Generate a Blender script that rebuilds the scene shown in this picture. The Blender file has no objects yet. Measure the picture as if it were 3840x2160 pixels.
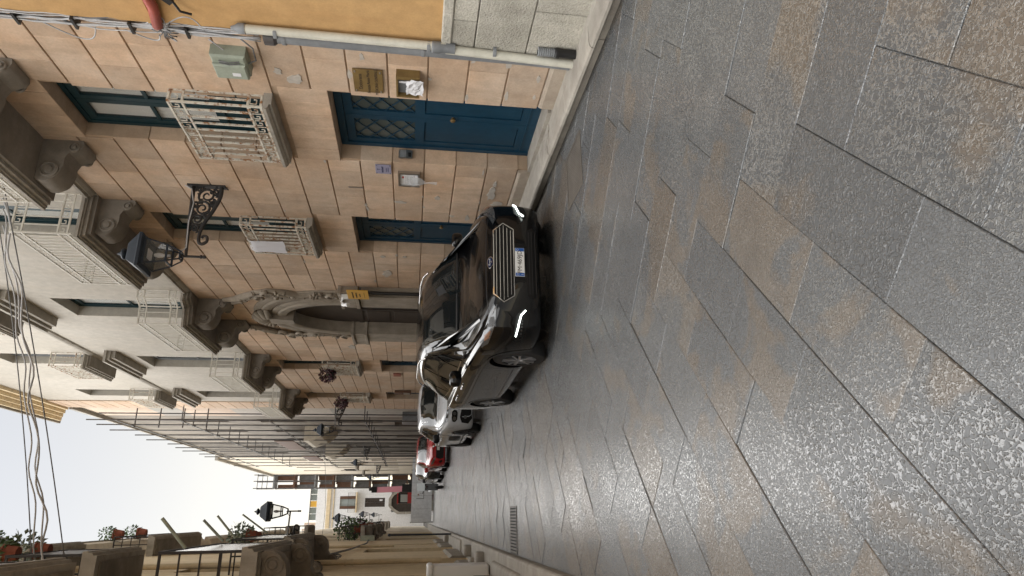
import bpy, bmesh, math, random
from mathutils import Vector, Matrix
from mathutils.geometry import delaunay_2d_cdt
from mathutils.bvhtree import BVHTree
random.seed(7)
R = math.radians
SC = bpy.context.scene
COL = SC.collection

# ---------------------------------------------------------------- camera
CAM_H = 1.64
def cam_axes(yaw, pitch, roll):
    f = Vector((math.sin(yaw)*math.cos(pitch), math.cos(yaw)*math.cos(pitch), -math.sin(pitch)))
    r = Vector((math.cos(yaw), -math.sin(yaw), 0)); d = f.cross(r)
    c, s = math.cos(roll), math.sin(roll)
    return c*r + s*d, -s*r + c*d, f
r_, d_, f_ = cam_axes(R(19.385), R(8.167), R(-1.969))
cam = bpy.data.cameras.new("camera"); cam_o = bpy.data.objects.new("camera", cam); COL.objects.link(cam_o)
# the phone was held sideways: picture right is down in the street
m = Matrix((d_, r_, -f_)).transposed().to_4x4(); m.translation = Vector((0, 0, CAM_H)); cam_o.matrix_world = m
cam.sensor_width = 36; cam.lens = 2450/3840*36; cam.clip_start = 0.05; cam.clip_end = 3000
SC.camera = cam_o
SC.render.resolution_x, SC.render.resolution_y = 1024, 576

# ---------------------------------------------------------------- world, sun, exposure
SUN_EL, SUN_AZ = R(56), R(-34)      # azimuth from +Y (down the street), negative = left
W = bpy.data.worlds.new("World"); SC.world = W; W.use_nodes = True
nt = W.node_tree; nt.nodes.clear()
o = nt.nodes.new("ShaderNodeOutputWorld"); bg = nt.nodes.new("ShaderNodeBackground")
sky = nt.nodes.new("ShaderNodeTexSky"); sky.sky_type = 'NISHITA'; sky.sun_disc = False
sky.sun_elevation = SUN_EL; sky.sun_rotation = SUN_AZ; sky.altitude = 0
sky.air_density = 0.46; sky.dust_density = 0.3; sky.ozone_density = 1.0
hs = nt.nodes.new("ShaderNodeHueSaturation"); hs.inputs['Saturation'].default_value = 0.17
tc = nt.nodes.new("ShaderNodeTexCoord"); sx = nt.nodes.new("ShaderNodeSeparateXYZ"); cr = nt.nodes.new("ShaderNodeValToRGB"); ml = nt.nodes.new("ShaderNodeMix"); ml.data_type = 'RGBA'; ml.blend_type = 'MULTIPLY'; ml.inputs[0].default_value = 1
nt.links.new(tc.outputs['Generated'], sx.inputs[0]); nt.links.new(sx.outputs[2], cr.inputs[0])     # hazy evening air: warm low down all round, cool overhead
e_ = cr.color_ramp.elements; e_[0].position = .02; e_[0].color = (.74,.63,.46,1); e_[1].position = .62; e_[1].color = (.95,.97,1,1); e2 = cr.color_ramp.elements.new(.28); e2.color = (.86,.825,.735,1)
nt.links.new(sky.outputs[0], hs.inputs['Color']); nt.links.new(hs.outputs[0], ml.inputs[6]); nt.links.new(cr.outputs[0], ml.inputs[7]); nt.links.new(ml.outputs[2], bg.inputs[0]); nt.links.new(bg.outputs[0], o.inputs[0])
bg.inputs[1].default_value = 0.05
sl = bpy.data.lights.new("sun", 'SUN'); sl.energy = 1.5; sl.angle = R(150); sl.color = (1, .98, .95)  # spread very wide to act as added diffuse overhead fill, itself unseen
so = bpy.data.objects.new("sun", sl); COL.objects.link(so)
sd = Vector((math.sin(SUN_AZ)*math.cos(SUN_EL), math.cos(SUN_AZ)*math.cos(SUN_EL), math.sin(SUN_EL)))
so.rotation_euler = sd.to_track_quat('Z', 'Y').to_euler(); so.location = (0, 0, 60)
vs = SC.view_settings; vs.view_transform = 'Standard'; vs.look = 'None'; vs.gamma = 1.0; vs.exposure = 2.58; vs.use_curve_mapping = False
SC.cycles.max_bounces = 8; SC.cycles.diffuse_bounces = 4; SC.cycles.glossy_bounces = 4; SC.cycles.transmission_bounces = 6
SC.cycles.use_denoising = True

# ---------------------------------------------------------------- mesh and object helpers
class MB:
    def __init__(s): s.v = []; s.f = []
    def add(s, vs, fs):
        b = len(s.v); s.v += [tuple(p) for p in vs]; s.f += [tuple(i+b for i in f) for f in fs]; return s
    def box(s, x0, x1, y0, y1, z0, z1):
        return s.add([(x0,y0,z0),(x1,y0,z0),(x1,y1,z0),(x0,y1,z0),(x0,y0,z1),(x1,y0,z1),(x1,y1,z1),(x0,y1,z1)],
                     [(0,3,2,1),(4,5,6,7),(0,1,5,4),(1,2,6,5),(2,3,7,6),(3,0,4,7)])
    def bev(s, x0, x1, y0, y1, z0, z1, b, face='-x'):
        # box whose one face is chamfered all round (pillow block)
        if face == '-x':
            o = [(x0+b,y0,z0),(x0+b,y1,z0),(x0+b,y1,z1),(x0+b,y0,z1)]; i = [(x0,y0+b,z0+b),(x0,y1-b,z0+b),(x0,y1-b,z1-b),(x0,y0+b,z1-b)]; k = [(x1,p[1],p[2]) for p in o]
        elif face == '+x':
            o = [(x1-b,y1,z0),(x1-b,y0,z0),(x1-b,y0,z1),(x1-b,y1,z1)]; i = [(x1,y1-b,z0+b),(x1,y0+b,z0+b),(x1,y0+b,z1-b),(x1,y1-b,z1-b)]; k = [(x0,p[1],p[2]) for p in o]
        else:
            o = [(x0,y0,z1-b),(x1,y0,z1-b),(x1,y1,z1-b),(x0,y1,z1-b)]; i = [(x0+b,y0+b,z1),(x1-b,y0+b,z1),(x1-b,y1-b,z1),(x0+b,y1-b,z1)]; k = [(p[0],p[1],z0) for p in o]
        fs = [(4,7,6,5)] if face == '-x' else [(4,5,6,7)]
        fs = [(4,5,6,7)]
        for a in range(4):
            b2 = (a+1) % 4; fs += [(a,b2,4+b2,4+a), (8+a,8+b2,b2,a)]
        return s.add(o+i+k, fs)
    def prism(s, poly, axis, d0, d1, ch=0.0):
        # poly: 2-D ring; axis 'x': (y,z), 'y': (x,z), 'z': (x,y)
        def P(p, d): return (d,p[0],p[1]) if axis == 'x' else (p[0],d,p[1]) if axis == 'y' else (p[0],p[1],d)
        n = len(poly); vs = [P(p,d0) for p in poly]+[P(p,d1) for p in poly]
        fs = [tuple(range(n))[::-1], tuple(range(n,2*n))]+[(i,(i+1)%n,n+(i+1)%n,n+i) for i in range(n)]
        return s.add(vs, fs)
    def obox(s, a, b, w, h, up=(0,0,1)):
        # bar from a to b, width w (sideways), height h
        a, b = Vector(a), Vector(b); d = (b-a).normalized(); u = Vector(up)
        if abs(d.dot(u)) > .98: u = Vector((1,0,0))
        sx = d.cross(u).normalized()*w/2; uy = sx.cross(d).normalized()*h/2
        vs = [a-sx-uy,a+sx-uy,a+sx+uy,a-sx+uy,b-sx-uy,b+sx-uy,b+sx+uy,b-sx+uy]
        return s.add(vs, [(0,3,2,1),(4,5,6,7),(0,1,5,4),(1,2,6,5),(2,3,7,6),(3,0,4,7)])
    def tube(s, pts, r, n=8, cap=True):
        pts = [Vector(p) for p in pts]; rr = r if isinstance(r,(list,tuple)) else [r]*len(pts)
        t0 = (pts[1]-pts[0]).normalized(); u = t0.cross(Vector((0,0,1)))
        if u.length < 1e-3: u = t0.cross(Vector((1,0,0)))
        u.normalize(); vs = []
        for i, p in enumerate(pts):
            t = ((pts[min(i+1,len(pts)-1)]-pts[max(i-1,0)])).normalized()
            u = (u-t*u.dot(t)); u = u.normalized() if u.length > 1e-6 else t.orthogonal().normalized()
            w = t.cross(u)
            vs += [p+(u*math.cos(2*math.pi*k/n)+w*math.sin(2*math.pi*k/n))*rr[i] for k in range(n)]
        fs = []
        for i in range(len(pts)-1):
            for k in range(n): fs.append((i*n+k,i*n+(k+1)%n,(i+1)*n+(k+1)%n,(i+1)*n+k))
        if cap: fs += [tuple(range(n))[::-1], tuple(range((len(pts)-1)*n,len(pts)*n))]
        return s.add(vs, fs)
    def lathe(s, prof, c, axis='z', n=16, a0=0, a1=2*math.pi):
        # prof: (radius, height) list along the axis, centred on c
        full = abs(a1-a0-2*math.pi) < 1e-6; m_ = n if full else n+1; vs = []
        for r, h in prof:
            for k in range(m_):
                a = a0+(a1-a0)*k/n; p, q = r*math.cos(a), r*math.sin(a)
                vs.append((c[0]+p,c[1]+q,c[2]+h) if axis == 'z' else (c[0]+h,c[1]+p,c[2]+q) if axis == 'x' else (c[0]+q,c[1]+h,c[2]+p))
        fs = []
        for i in range(len(prof)-1):
            for k in range(n): k2 = (k+1) % m_; fs.append((i*m_+k,i*m_+k2,(i+1)*m_+k2,(i+1)*m_+k))
        return s.add(vs, fs)
    def grid(s, rows, closed=False):
        n = len(rows[0]); vs = [p for r in rows for p in r]; fs = []
        for i in range(len(rows)-1):
            for k in range(n if closed else n-1): k2 = (k+1) % n; fs.append((i*n+k,i*n+k2,(i+1)*n+k2,(i+1)*n+k))
        return s.add(vs, fs)
    def build(s, name, mat, parent=None, smooth=False, tint=None, fix=True):
        me = bpy.data.meshes.new(name)
        off = ORG.get(parent.name, Vector((0,0,0))) if parent else Vector((0,0,0))
        me.from_pydata([(p[0]-off.x,p[1]-off.y,p[2]-off.z) for p in s.v], [], s.f)
        if fix:
            bm = bmesh.new(); bm.from_mesh(me); bmesh.ops.recalc_face_normals(bm, faces=bm.faces); bm.to_mesh(me); bm.free()
        if smooth:
            for p in me.polygons: p.use_smooth = True
            if smooth != True: me.set_sharp_from_angle(angle=R(smooth))
        if mat: me.materials.append(mat)
        if tint is not None:
            at = me.attributes.new("tint", 'FLOAT', 'FACE'); at.data.foreach_set("value", tint if isinstance(tint, list) else [tint]*len(me.polygons))
        ob = bpy.data.objects.new(name, me); COL.objects.link(ob)
        if parent: ob.parent = parent
        ORG[ob.name] = off
        return ob
ORG = {}
def thing(name, label, cat, loc=(0,0,0), group=None):
    e = bpy.data.objects.new(name, None); e.empty_display_size = .2; COL.objects.link(e); e.location = loc
    ORG[e.name] = Vector(loc); return tag(e, label, cat, group)
def tag(o, label=None, cat=None, group=None, kind=None):
    if label: o["label"] = label
    if cat: o["category"] = cat
    if group: o["group"] = group
    if kind: o["kind"] = kind
    return o
def pivot(name, parent):          # an Empty part that only holds sub-parts
    e = bpy.data.objects.new(name, None); e.empty_display_size = .1; COL.objects.link(e); e.parent = parent
    ORG[e.name] = ORG[parent.name]; return e
def copy_tree(o, parent=None):
    c = o.copy(); COL.objects.link(c); c.parent = parent; ORG[c.name] = ORG.get(o.name, Vector((0,0,0)))
    for ch in list(o.children): copy_tree(ch, c)
    return c

# ---------------------------------------------------------------- materials
def principled(name):
    mt = bpy.data.materials.new(name); mt.use_nodes = True
    t = mt.node_tree; b = t.nodes["Principled BSDF"]; return mt, t, b
def N(t, typ, **kw):
    n = t.nodes.new(typ)
    for k, v in kw.items():
        if hasattr(n, k): setattr(n, k, v)
        else: n.inputs[k].default_value = v
    return n
def mixc(t, fac, a, b, mode='MIX'):
    n = t.nodes.new("ShaderNodeMix"); n.data_type = 'RGBA'; n.blend_type = mode
    for sock, v in ((n.inputs[0], fac), (n.inputs[6], a), (n.inputs[7], b)):
        if hasattr(v, "is_output"): t.links.new(v, sock)
        else: sock.default_value = v if not isinstance(v, tuple) else (*v, 1)
    return n.outputs[2]
def ramp(t, src, p0, p1, c0=(0,0,0), c1=(1,1,1)):
    n = t.nodes.new("ShaderNodeValToRGB"); e = n.color_ramp.elements
    e[0].position, e[1].position = p0, p1; e[0].color = (*c0,1); e[1].color = (*c1,1); t.links.new(src, n.inputs[0]); return n.outputs[0]
def noise(t, scale, detail=4, rough=.55, vec=None, dist=0):
    n = N(t, "ShaderNodeTexNoise"); n.inputs['Scale'].default_value = scale; n.inputs['Detail'].default_value = detail
    n.inputs['Roughness'].default_value = rough; n.inputs['Distortion'].default_value = dist
    if vec is not None: t.links.new(vec, n.inputs['Vector'])
    return n.outputs[0]
def pos(t, sc=None):
    g = t.nodes.new("ShaderNodeNewGeometry").outputs['Position']
    if sc:
        mp = t.nodes.new("ShaderNodeMapping"); mp.inputs['Scale'].default_value = sc; t.links.new(g, mp.inputs[0]); return mp.outputs[0]
    return g
def bump(t, b, h, strength=.4, dist=.01):
    n = t.nodes.new("ShaderNodeBump"); n.inputs['Strength'].default_value = strength; n.inputs['Distance'].default_value = dist
    t.links.new(h, n.inputs['Height']); t.links.new(n.outputs[0], b.inputs['Normal'])
M = {}
def simple(name, col, rough=.5, metal=0, coat=0, spec=.5, emit=None, es=0, alpha=1, trans=0):
    mt, t, b = principled(name); b.inputs['Base Color'].default_value = (*col,1); b.inputs['Roughness'].default_value = rough
    b.inputs['Metallic'].default_value = metal; b.inputs['Coat Weight'].default_value = coat; b.inputs['Coat Roughness'].default_value = .03
    b.inputs['Specular IOR Level'].default_value = spec; b.inputs['Transmission Weight'].default_value = trans
    if emit: b.inputs['Emission Color'].default_value = (*emit,1); b.inputs['Emission Strength'].default_value = es
    M[name] = mt; return mt
def weathered(name, c1, c2, rough=.85, sc=1.5, stain=None, stain_amt=.35, grain=60, bumps=.25, bd=.004, rnd=0.0, streak=True, fine=.12, ssc=1.3):
    """two-tone mottled surface with vertical streaks, fine grain and relief; rnd: per-object variation"""
    mt, t, b = principled(name); p = pos(t)
    f = ramp(t, noise(t, sc, 5, .6, p), .35, .68)
    c = mixc(t, f, c1, c2)
    if rnd:
        oi = t.nodes.new("ShaderNodeObjectInfo"); mr = N(t, "ShaderNodeMapRange"); t.links.new(oi.outputs['Random'], mr.inputs[0])
        mr.inputs[3].default_value = 1-rnd; mr.inputs[4].default_value = 1+rnd*.6
        c = mixc(t, 1.0, c, mr.outputs[0], 'MULTIPLY')
    if stain:
        v = pos(t, (3.2,3.2,.35)) if streak else p
        f2 = ramp(t, noise(t, ssc, 6, .65, v), .5, .78 if ssc < 5 else .62)
        mm = N(t, "ShaderNodeMath", operation='MULTIPLY'); mm.inputs[1].default_value = stain_amt; t.links.new(f2, mm.inputs[0])
        c = mixc(t, mm.outputs[0], c, stain)
    g = noise(t, grain, 3, .6, p)
    gm = N(t, "ShaderNodeMapRange"); t.links.new(g, gm.inputs[0]); gm.inputs[3].default_value = 1-fine; gm.inputs[4].default_value = 1+fine
    c = mixc(t, 1.0, c, gm.outputs[0], 'MULTIPLY')
    md_ = N(t, "ShaderNodeMapRange"); t.links.new(noise(t, 6.5, 5, .65, p), md_.inputs[0]); md_.inputs[1].default_value = .3; md_.inputs[2].default_value = .7; md_.inputs[3].default_value = .88; md_.inputs[4].default_value = 1.1
    c = mixc(t, 1.0, c, md_.outputs[0], 'MULTIPLY')
    t.links.new(c, b.inputs['Base Color']); b.inputs['Roughness'].default_value = rough; b.inputs['Specular IOR Level'].default_value = .3
    bump(t, b, g, bumps, bd); M[name] = mt; return mt

weathered('pink', (.55,.385,.262), (.585,.465,.36), sc=.9, stain=(.38,.28,.195), stain_amt=.6, grain=45, rnd=.2, bumps=.4, fine=.17)
weathered('groove', (.43,.315,.22), (.39,.285,.20), sc=2, stain=(.2,.15,.11), stain_amt=.3)
weathered('cream', (.39,.36,.31), (.44,.41,.36), sc=.5, stain=(.45,.38,.29), stain_amt=.3, grain=30, bumps=.12)
weathered('whiteplaster', (.74,.745,.76), (.80,.80,.81), sc=.4, stain=(.45,.42,.38), stain_amt=.25, grain=30, bumps=.1)
weathered('orange', (.46,.275,.115), (.51,.32,.145), sc=.7, stain=(.42,.21,.08), stain_amt=.3, grain=55, bumps=.2)
weathered('ochre', (.66,.53,.34), (.72,.60,.41), sc=.6, stain=(.30,.23,.15), stain_amt=.5, grain=40)
weathered('ochre2', (.58,.47,.31), (.66,.55,.38), sc=.7, stain=(.25,.19,.13), stain_amt=.6, grain=40)
weathered('beigewall', (.52,.46,.37), (.60,.55,.46), sc=.6, stain=(.3,.25,.19), stain_amt=.5, grain=40)
weathered('pinkfar', (.55,.42,.32), (.58,.47,.38), sc=.5, stain=(.4,.32,.25), stain_amt=.3)
weathered('stone', (.30,.275,.235), (.38,.35,.305), sc=2.2, stain=(.13,.115,.10), stain_amt=.6, grain=70, bumps=.45, bd=.006)
weathered('portalstone', (.25,.215,.17), (.34,.295,.24), sc=2.2, stain=(.12,.10,.085), stain_amt=.6, grain=70, bumps=.45, bd=.006)
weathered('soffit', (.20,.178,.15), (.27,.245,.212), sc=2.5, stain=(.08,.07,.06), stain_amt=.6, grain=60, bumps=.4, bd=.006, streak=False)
weathered('concrete', (.33,.31,.28), (.40,.38,.34), sc=1.6, stain=(.2,.18,.16), stain_amt=.4)
weathered('granite', (.40,.38,.325), (.50,.475,.415), sc=3, stain=(.24,.22,.19), stain_amt=.4, grain=48, bumps=1.0, bd=.016, rnd=.12, fine=.3)
weathered('plinth', (.36,.30,.24), (.42,.36,.29), sc=4, grain=120, bumps=.5, bd=.006, stain=(.27,.22,.18), fine=.25)
weathered('kerb', (.29,.265,.23), (.38,.355,.31), sc=3, stain=(.16,.145,.13), stain_amt=.5, grain=70, bumps=.35, rnd=.12, rough=.7, streak=False)
weathered('patch', (.43,.39,.34), (.50,.46,.41), sc=9, grain=80, bumps=.6)
weathered('scafwall', (.17,.15,.125), (.27,.24,.20), sc=.8, stain=(.15,.125,.10), stain_amt=.7, grain=25)
weathered('darkwood', (.045,.035,.03), (.06,.048,.04), sc=3, rough=.6, grain=30, bumps=.2)
weathered('brownwood', (.10,.055,.035), (.13,.07,.045), sc=2, rough=.65, grain=20, bumps=.2)
weathered('blue', (.009,.040,.072), (.012,.049,.087), rough=.42, sc=2, stain=(.03,.08,.11), stain_amt=.3, grain=35, bumps=.06)
weathered('teal', (.006,.028,.036), (.008,.035,.045), rough=.45, sc=2, grain=35, bumps=.06)
weathered('iron', (.028,.028,.03), (.05,.047,.045), rough=.6, sc=8, stain=(.10,.055,.035), stain_amt=.35, grain=90, streak=False)
weathered('lampblue', (.02,.028,.04), (.032,.042,.058), rough=.5, sc=6, grain=80)
weathered('whitepaint', (.60,.57,.50), (.66,.64,.58), rough=.5, sc=4, stain=(.33,.17,.07), stain_amt=.28, grain=60)
weathered('rustypaint', (.58,.55,.47), (.63,.60,.53), rough=.6, sc=5, stain=(.27,.115,.035), stain_amt=.95, grain=70, streak=False, ssc=16)
weathered('zinc', (.17,.18,.19), (.23,.24,.25), rough=.5, sc=3, stain=(.2,.2,.2), grain=30)
weathered('pvc', (.53,.515,.44), (.58,.565,.49), rough=.45, sc=2, stain=(.45,.4,.32), stain_amt=.3, grain=30, bumps=.05)
weathered('greenbox', (.28,.31,.25), (.33,.36,.29), rough=.55, sc=3, grain=50, bumps=.08)
weathered('steel', (.055,.055,.06), (.10,.095,.09), rough=.55, sc=5, stain=(.12,.065,.04), stain_amt=.4, grain=60)
weathered('hoarding', (.78,.80,.83), (.84,.85,.87), rough=.5, sc=.6, stain=(.35,.36,.37), stain_amt=.3, grain=30, bumps=.08)
weathered('cable', (.10,.10,.105), (.22,.22,.22), rough=.6, sc=6, grain=40)
weathered('greycable', (.42,.42,.43), (.52,.52,.52), rough=.6, sc=6, grain=40)
weathered('brass', (.16,.105,.04), (.21,.14,.055), rough=.35, sc=8, grain=90, bumps=.05)
weathered('terracotta', (.23,.07,.045), (.28,.095,.06), sc=4, grain=60)
weathered('redtube', (.33,.075,.055), (.38,.10,.075), sc=3, grain=40, rough=.5)
weathered('net', (.11,.115,.12), (.16,.16,.165), sc=3, grain=30)
weathered('greenglass', (.16,.18,.165), (.21,.23,.21), rough=.25, sc=2, grain=10, bumps=.02)
simple('black', (.012,.012,.013), .45); simple('rubber', (.018,.018,.018), .8); simple('chrome', (.75,.75,.76), .12, 1); simple('alu', (.5,.5,.51), .3, 1)
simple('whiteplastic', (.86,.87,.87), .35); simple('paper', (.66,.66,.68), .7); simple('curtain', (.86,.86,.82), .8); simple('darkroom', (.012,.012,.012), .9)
simple('purple', (.30,.29,.40), .4); simple('yellow', (.62,.35,.05), .45); simple('ink', (.03,.02,.015), .6); simple('inkblue', (.05,.05,.12), .6)
simple('orangelamp', (.22,.09,.035), .3); simple('red', (.42,.02,.018), .18, 0, .8); simple('pinkboom', (.55,.20,.24), .5); simple('redmachine', (.42,.03,.03), .4)
simple('cloth', (.62,.62,.66), .9)
def glass(name, tint=(.02,.025,.028), rough=.03):
    mt, t, b = principled(name); b.inputs['Base Color'].default_value = (*tint,1); b.inputs['Roughness'].default_value = rough
    b.inputs['Specular IOR Level'].default_value = .5; M[name] = mt
glass('winglass', (.055,.065,.065)); glass('carglass', (.008,.010,.011)); glass('paleglass', (.30,.34,.34), .06); glass('doorglass', (.075,.09,.085), .12)
def clear(name, col=(.9,.95,.95), a=.25):
    mt, t, b = principled(name); b.inputs['Base Color'].default_value = (*col,1); b.inputs['Roughness'].default_value = .05
    b.inputs['Alpha'].default_value = a; b.inputs['Specular IOR Level'].default_value = .6; M[name] = mt
clear('lampglass', (.30,.31,.29), .16); clear('winclear', (.10,.11,.11), .16); clear('lens', (.3,.31,.32), .14); clear('plastic', (.8,.82,.85), .45)
def leafmat(name, c1, c2):
    mt, t, b = principled(name); c = mixc(t, ramp(t, noise(t, 9, 3, .6, pos(t)), .35, .65), c1, c2); t.links.new(c, b.inputs['Base Color'])
    b.inputs['Roughness'].default_value = .6; M[name] = mt
leafmat('leaf', (.035,.07,.02), (.08,.13,.04)); leafmat('redleaf', (.055,.018,.03), (.09,.03,.035)); leafmat('palegreen', (.10,.13,.09), (.17,.20,.14))
# ================================================================ ground, road, kerbs
def paving_material():
    mt, t, b = principled('paving')
    p = pos(t); at = t.nodes.new("ShaderNodeAttribute"); at.attribute_name = "tint"
    cb = t.nodes.new("ShaderNodeCombineXYZ"); mlt = N(t, "ShaderNodeMath", operation='MULTIPLY'); mlt.inputs[1].default_value = 37.0
    t.links.new(at.outputs['Fac'], mlt.inputs[0]); t.links.new(mlt.outputs[0], cb.inputs[2]); t.links.new(mlt.outputs[0], cb.inputs[0])
    va = N(t, "ShaderNodeVectorMath", operation='ADD'); t.links.new(p, va.inputs[0]); t.links.new(cb.outputs[0], va.inputs[1]); v0 = va.outputs[0]
    sm_ = N(t, "ShaderNodeMapRange"); t.links.new(at.outputs['Fac'], sm_.inputs[0]); sm_.inputs[3].default_value = .72; sm_.inputs[4].default_value = 1.35
    vsc = N(t, "ShaderNodeVectorMath", operation='SCALE'); t.links.new(v0, vsc.inputs[0]); t.links.new(sm_.outputs[0], vsc.inputs['Scale']); v = vsc.outputs[0]
    def hsh(k):
        m1 = N(t, "ShaderNodeMath", operation='MULTIPLY'); m1.inputs[1].default_value = k; t.links.new(at.outputs['Fac'], m1.inputs[0])
        m2 = N(t, "ShaderNodeMath", operation='FRACT'); t.links.new(m1.outputs[0], m2.inputs[0]); return m2.outputs[0]
    h1, h2 = hsh(17.31), hsh(41.77)
    bo = N(t, "ShaderNodeMapRange"); t.links.new(h1, bo.inputs[0]); bo.inputs[3].default_value = -.17; bo.inputs[4].default_value = .13
    ba = N(t, "ShaderNodeMath", operation='ADD'); t.links.new(noise(t, 2.0, 4, .55, v, .5), ba.inputs[0]); t.links.new(bo.outputs[0], ba.inputs[1])
    brown = ramp(t, ba.outputs[0], .50, .57)
    c = mixc(t, brown, (.074,.081,.088), (.106,.092,.077))
    mr = N(t, "ShaderNodeMapRange"); t.links.new(at.outputs['Fac'], mr.inputs[0]); mr.inputs[3].default_value = .86; mr.inputs[4].default_value = 1.12
    c = mixc(t, 1.0, c, mr.outputs[0], 'MULTIPLY')
    mid = noise(t, 9, 5, .6, v); mm = N(t, "ShaderNodeMapRange"); t.links.new(mid, mm.inputs[0]); mm.inputs[3].default_value = .72; mm.inputs[4].default_value = 1.28
    c = mixc(t, 1.0, c, mm.outputs[0], 'MULTIPLY')
    pits = ramp(t, noise(t, 4.5, 6, .7, v), .67, .73); c = mixc(t, pits, c, (.045,.042,.04))
    # hammered surface: ridged worm-like relief
    n1 = noise(t, 56, 2, .5, v, .6)
    sb = N(t, "ShaderNodeMath", operation='SUBTRACT'); sb.inputs[1].default_value = .5; t.links.new(n1, sb.inputs[0])
    ab = N(t, "ShaderNodeMath", operation='ABSOLUTE'); t.links.new(sb.outputs[0], ab.inputs[0])
    ridge = ramp(t, ab.outputs[0], 0.035, .085, (1,1,1), (0,0,0))
    n2 = noise(t, 110, 2, .5, v)
    cb2 = mixc(t, .28, ridge, n2)
    patchy = ramp(t, noise(t, 3.5, 3, .5, v), .1, .55); rmk = N(t, "ShaderNodeMath", operation='MULTIPLY'); t.links.new(ridge, rmk.inputs[0]); t.links.new(patchy, rmk.inputs[1])
    hr = N(t, "ShaderNodeMapRange"); t.links.new(h2, hr.inputs[0]); hr.inputs[3].default_value = .25; hr.inputs[4].default_value = 1.0
    rm2 = N(t, "ShaderNodeMath", operation='MULTIPLY'); t.links.new(rmk.outputs[0], rm2.inputs[0]); t.links.new(hr.outputs[0], rm2.inputs[1]); rmk = rm2
    rw = mixc(t, .42, c, (.29,.295,.285)); c = mixc(t, rmk.outputs[0], c, rw)
    smudge = ramp(t, noise(t, 1.1, 5, .65, p), .56, .72); sm2 = mixc(t, .28, c, (.02,.02,.02)); c = mixc(t, smudge, c, sm2)          # worn, polished ridge tops, their sky glints painted in as paler colour
    t.links.new(c, b.inputs['Base Color'])
    rr = N(t, "ShaderNodeMapRange"); t.links.new(noise(t, 2.2, 4, .6, p), rr.inputs[0]); rr.inputs[1].default_value = .3; rr.inputs[2].default_value = .7
    rr.inputs[3].default_value = .34; rr.inputs[4].default_value = .5
    rgh = mixc(t, ridge, rr.outputs[0], (.16,.16,.16)); t.links.new(rgh, b.inputs['Roughness'])
    b.inputs['Specular IOR Level'].default_value = .85
    lw = noise(t, 3.5, 3, .5, v); bn0 = t.nodes.new("ShaderNodeBump"); bn0.inputs['Strength'].default_value = .3; bn0.inputs['Distance'].default_value = .005; t.links.new(lw, bn0.inputs['Height'])
    bn = t.nodes.new("ShaderNodeBump"); bn.inputs['Strength'].default_value = .85; bn.inputs['Distance'].default_value = .0042
    t.links.new(cb2, bn.inputs['Height']); t.links.new(bn0.outputs[0], bn.inputs['Normal']); t.links.new(bn.outputs[0], b.inputs['Normal'])
    cwm = mixc(t, ridge, (.22,.22,.22), (.95,.95,.95)); t.links.new(cwm, b.inputs['Coat Weight']); b.inputs['Coat Roughness'].default_value = .22; b.inputs['Coat IOR'].default_value = 1.6; t.links.new(bn.outputs[0], b.inputs['Coat Normal'])
    M['paving'] = mt
paving_material()
weathered('mortar', (.13,.127,.12), (.17,.165,.155), sc=3, grain=60, rough=.9)
weathered('grate', (.095,.085,.075), (.125,.115,.10), rough=.5, sc=5, grain=80)
RX0, RX1, WALL_R, WALL_L = -.58, 4.16, 4.5, -1.05
g = MB().add([(-400,-200,-.08),(400,-200,-.08),(400,900,-.08),(-400,900,-.08)], [(0,1,2,3)]).build('ground', M['mortar']); tag(g, kind='structure')
road = MB().box(RX0-.02, RX1+.04, -6, 40, -.07, -.012).build('road', M['mortar']); tag(road, kind='structure')
far = MB().box(RX0-.02, RX1+.04, 40, 90, -.07, 0).build('far_road', M['paving'], tint=.5); tag(far, kind='structure')

def clip(poly, nx, ny, c):          # keep nx*x+ny*y <= c
    out = []
    for i in range(len(poly)):
        a, b = poly[i], poly[(i+1) % len(poly)]; da, db = nx*a[0]+ny*a[1]-c, nx*b[0]+ny*b[1]-c
        if da <= 0: out.append(a)
        if (da < 0 < db) or (db < 0 < da): k = da/(da-db); out.append((a[0]+(b[0]-a[0])*k, a[1]+(b[1]-a[1])*k))
    return out
def area(p): return sum(p[i][0]*p[(i+1)%len(p)][1]-p[(i+1)%len(p)][0]*p[i][1] for i in range(len(p)))/2
def inset(poly, d):
    if area(poly) < 0: poly = poly[::-1]
    out = poly
    for i in range(len(poly)):
        a, b = poly[i], poly[(i+1) % len(poly)]; ex, ey = b[0]-a[0], b[1]-a[1]; L = math.hypot(ex, ey)
        if L < 1e-6: continue
        nx, ny = ey/L, -ex/L; out = clip(out, nx, ny, nx*a[0]+ny*a[1]-d)
        if len(out) < 3: return None
    return out
PD, QD, SW = R(41.5), R(136), .392
P_, Q_ = (math.cos(PD), math.sin(PD)), (math.cos(QD), math.sin(QD))
C0 = (1.35, 2.57)
def pq(p, q): return (C0[0]+p*P_[0]+q*Q_[0], C0[1]+p*P_[1]+q*Q_[1])
rs = random.Random(11); slabs = []
def add_slab(poly):
    for nx, ny, c in ((1,0,RX1),(-1,0,-RX0),(0,1,40),(0,-1,3)):
        poly = clip(poly, nx, ny, c)
        if len(poly) < 3: return
    if abs(area(poly)) < .012: return
    slabs.append(poly)
for j in range(-14, 84):
    t = j*SW                         # left strips run along P and end on the seam
    while t > (j-60)*SW-30:
        L = rs.uniform(.62, 1.2); add_slab([pq(t-L,(j-1)*SW), pq(t,(j-1)*SW), pq(t,j*SW), pq(t-L,j*SW)]); t -= L
        x, y = pq(t,(j-.5)*SW)
        if x < RX0-.6 or y < -4: break
    t = j*SW                         # right strips run along -Q
    while True:
        L = rs.uniform(.6, 1.25); add_slab([pq(j*SW,t-L), pq((j+1)*SW,t-L), pq((j+1)*SW,t), pq(j*SW,t)]); t -= L
        x, y = pq((j+.5)*SW,t)
        if x > RX1+.6 or y < -4: break
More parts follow.
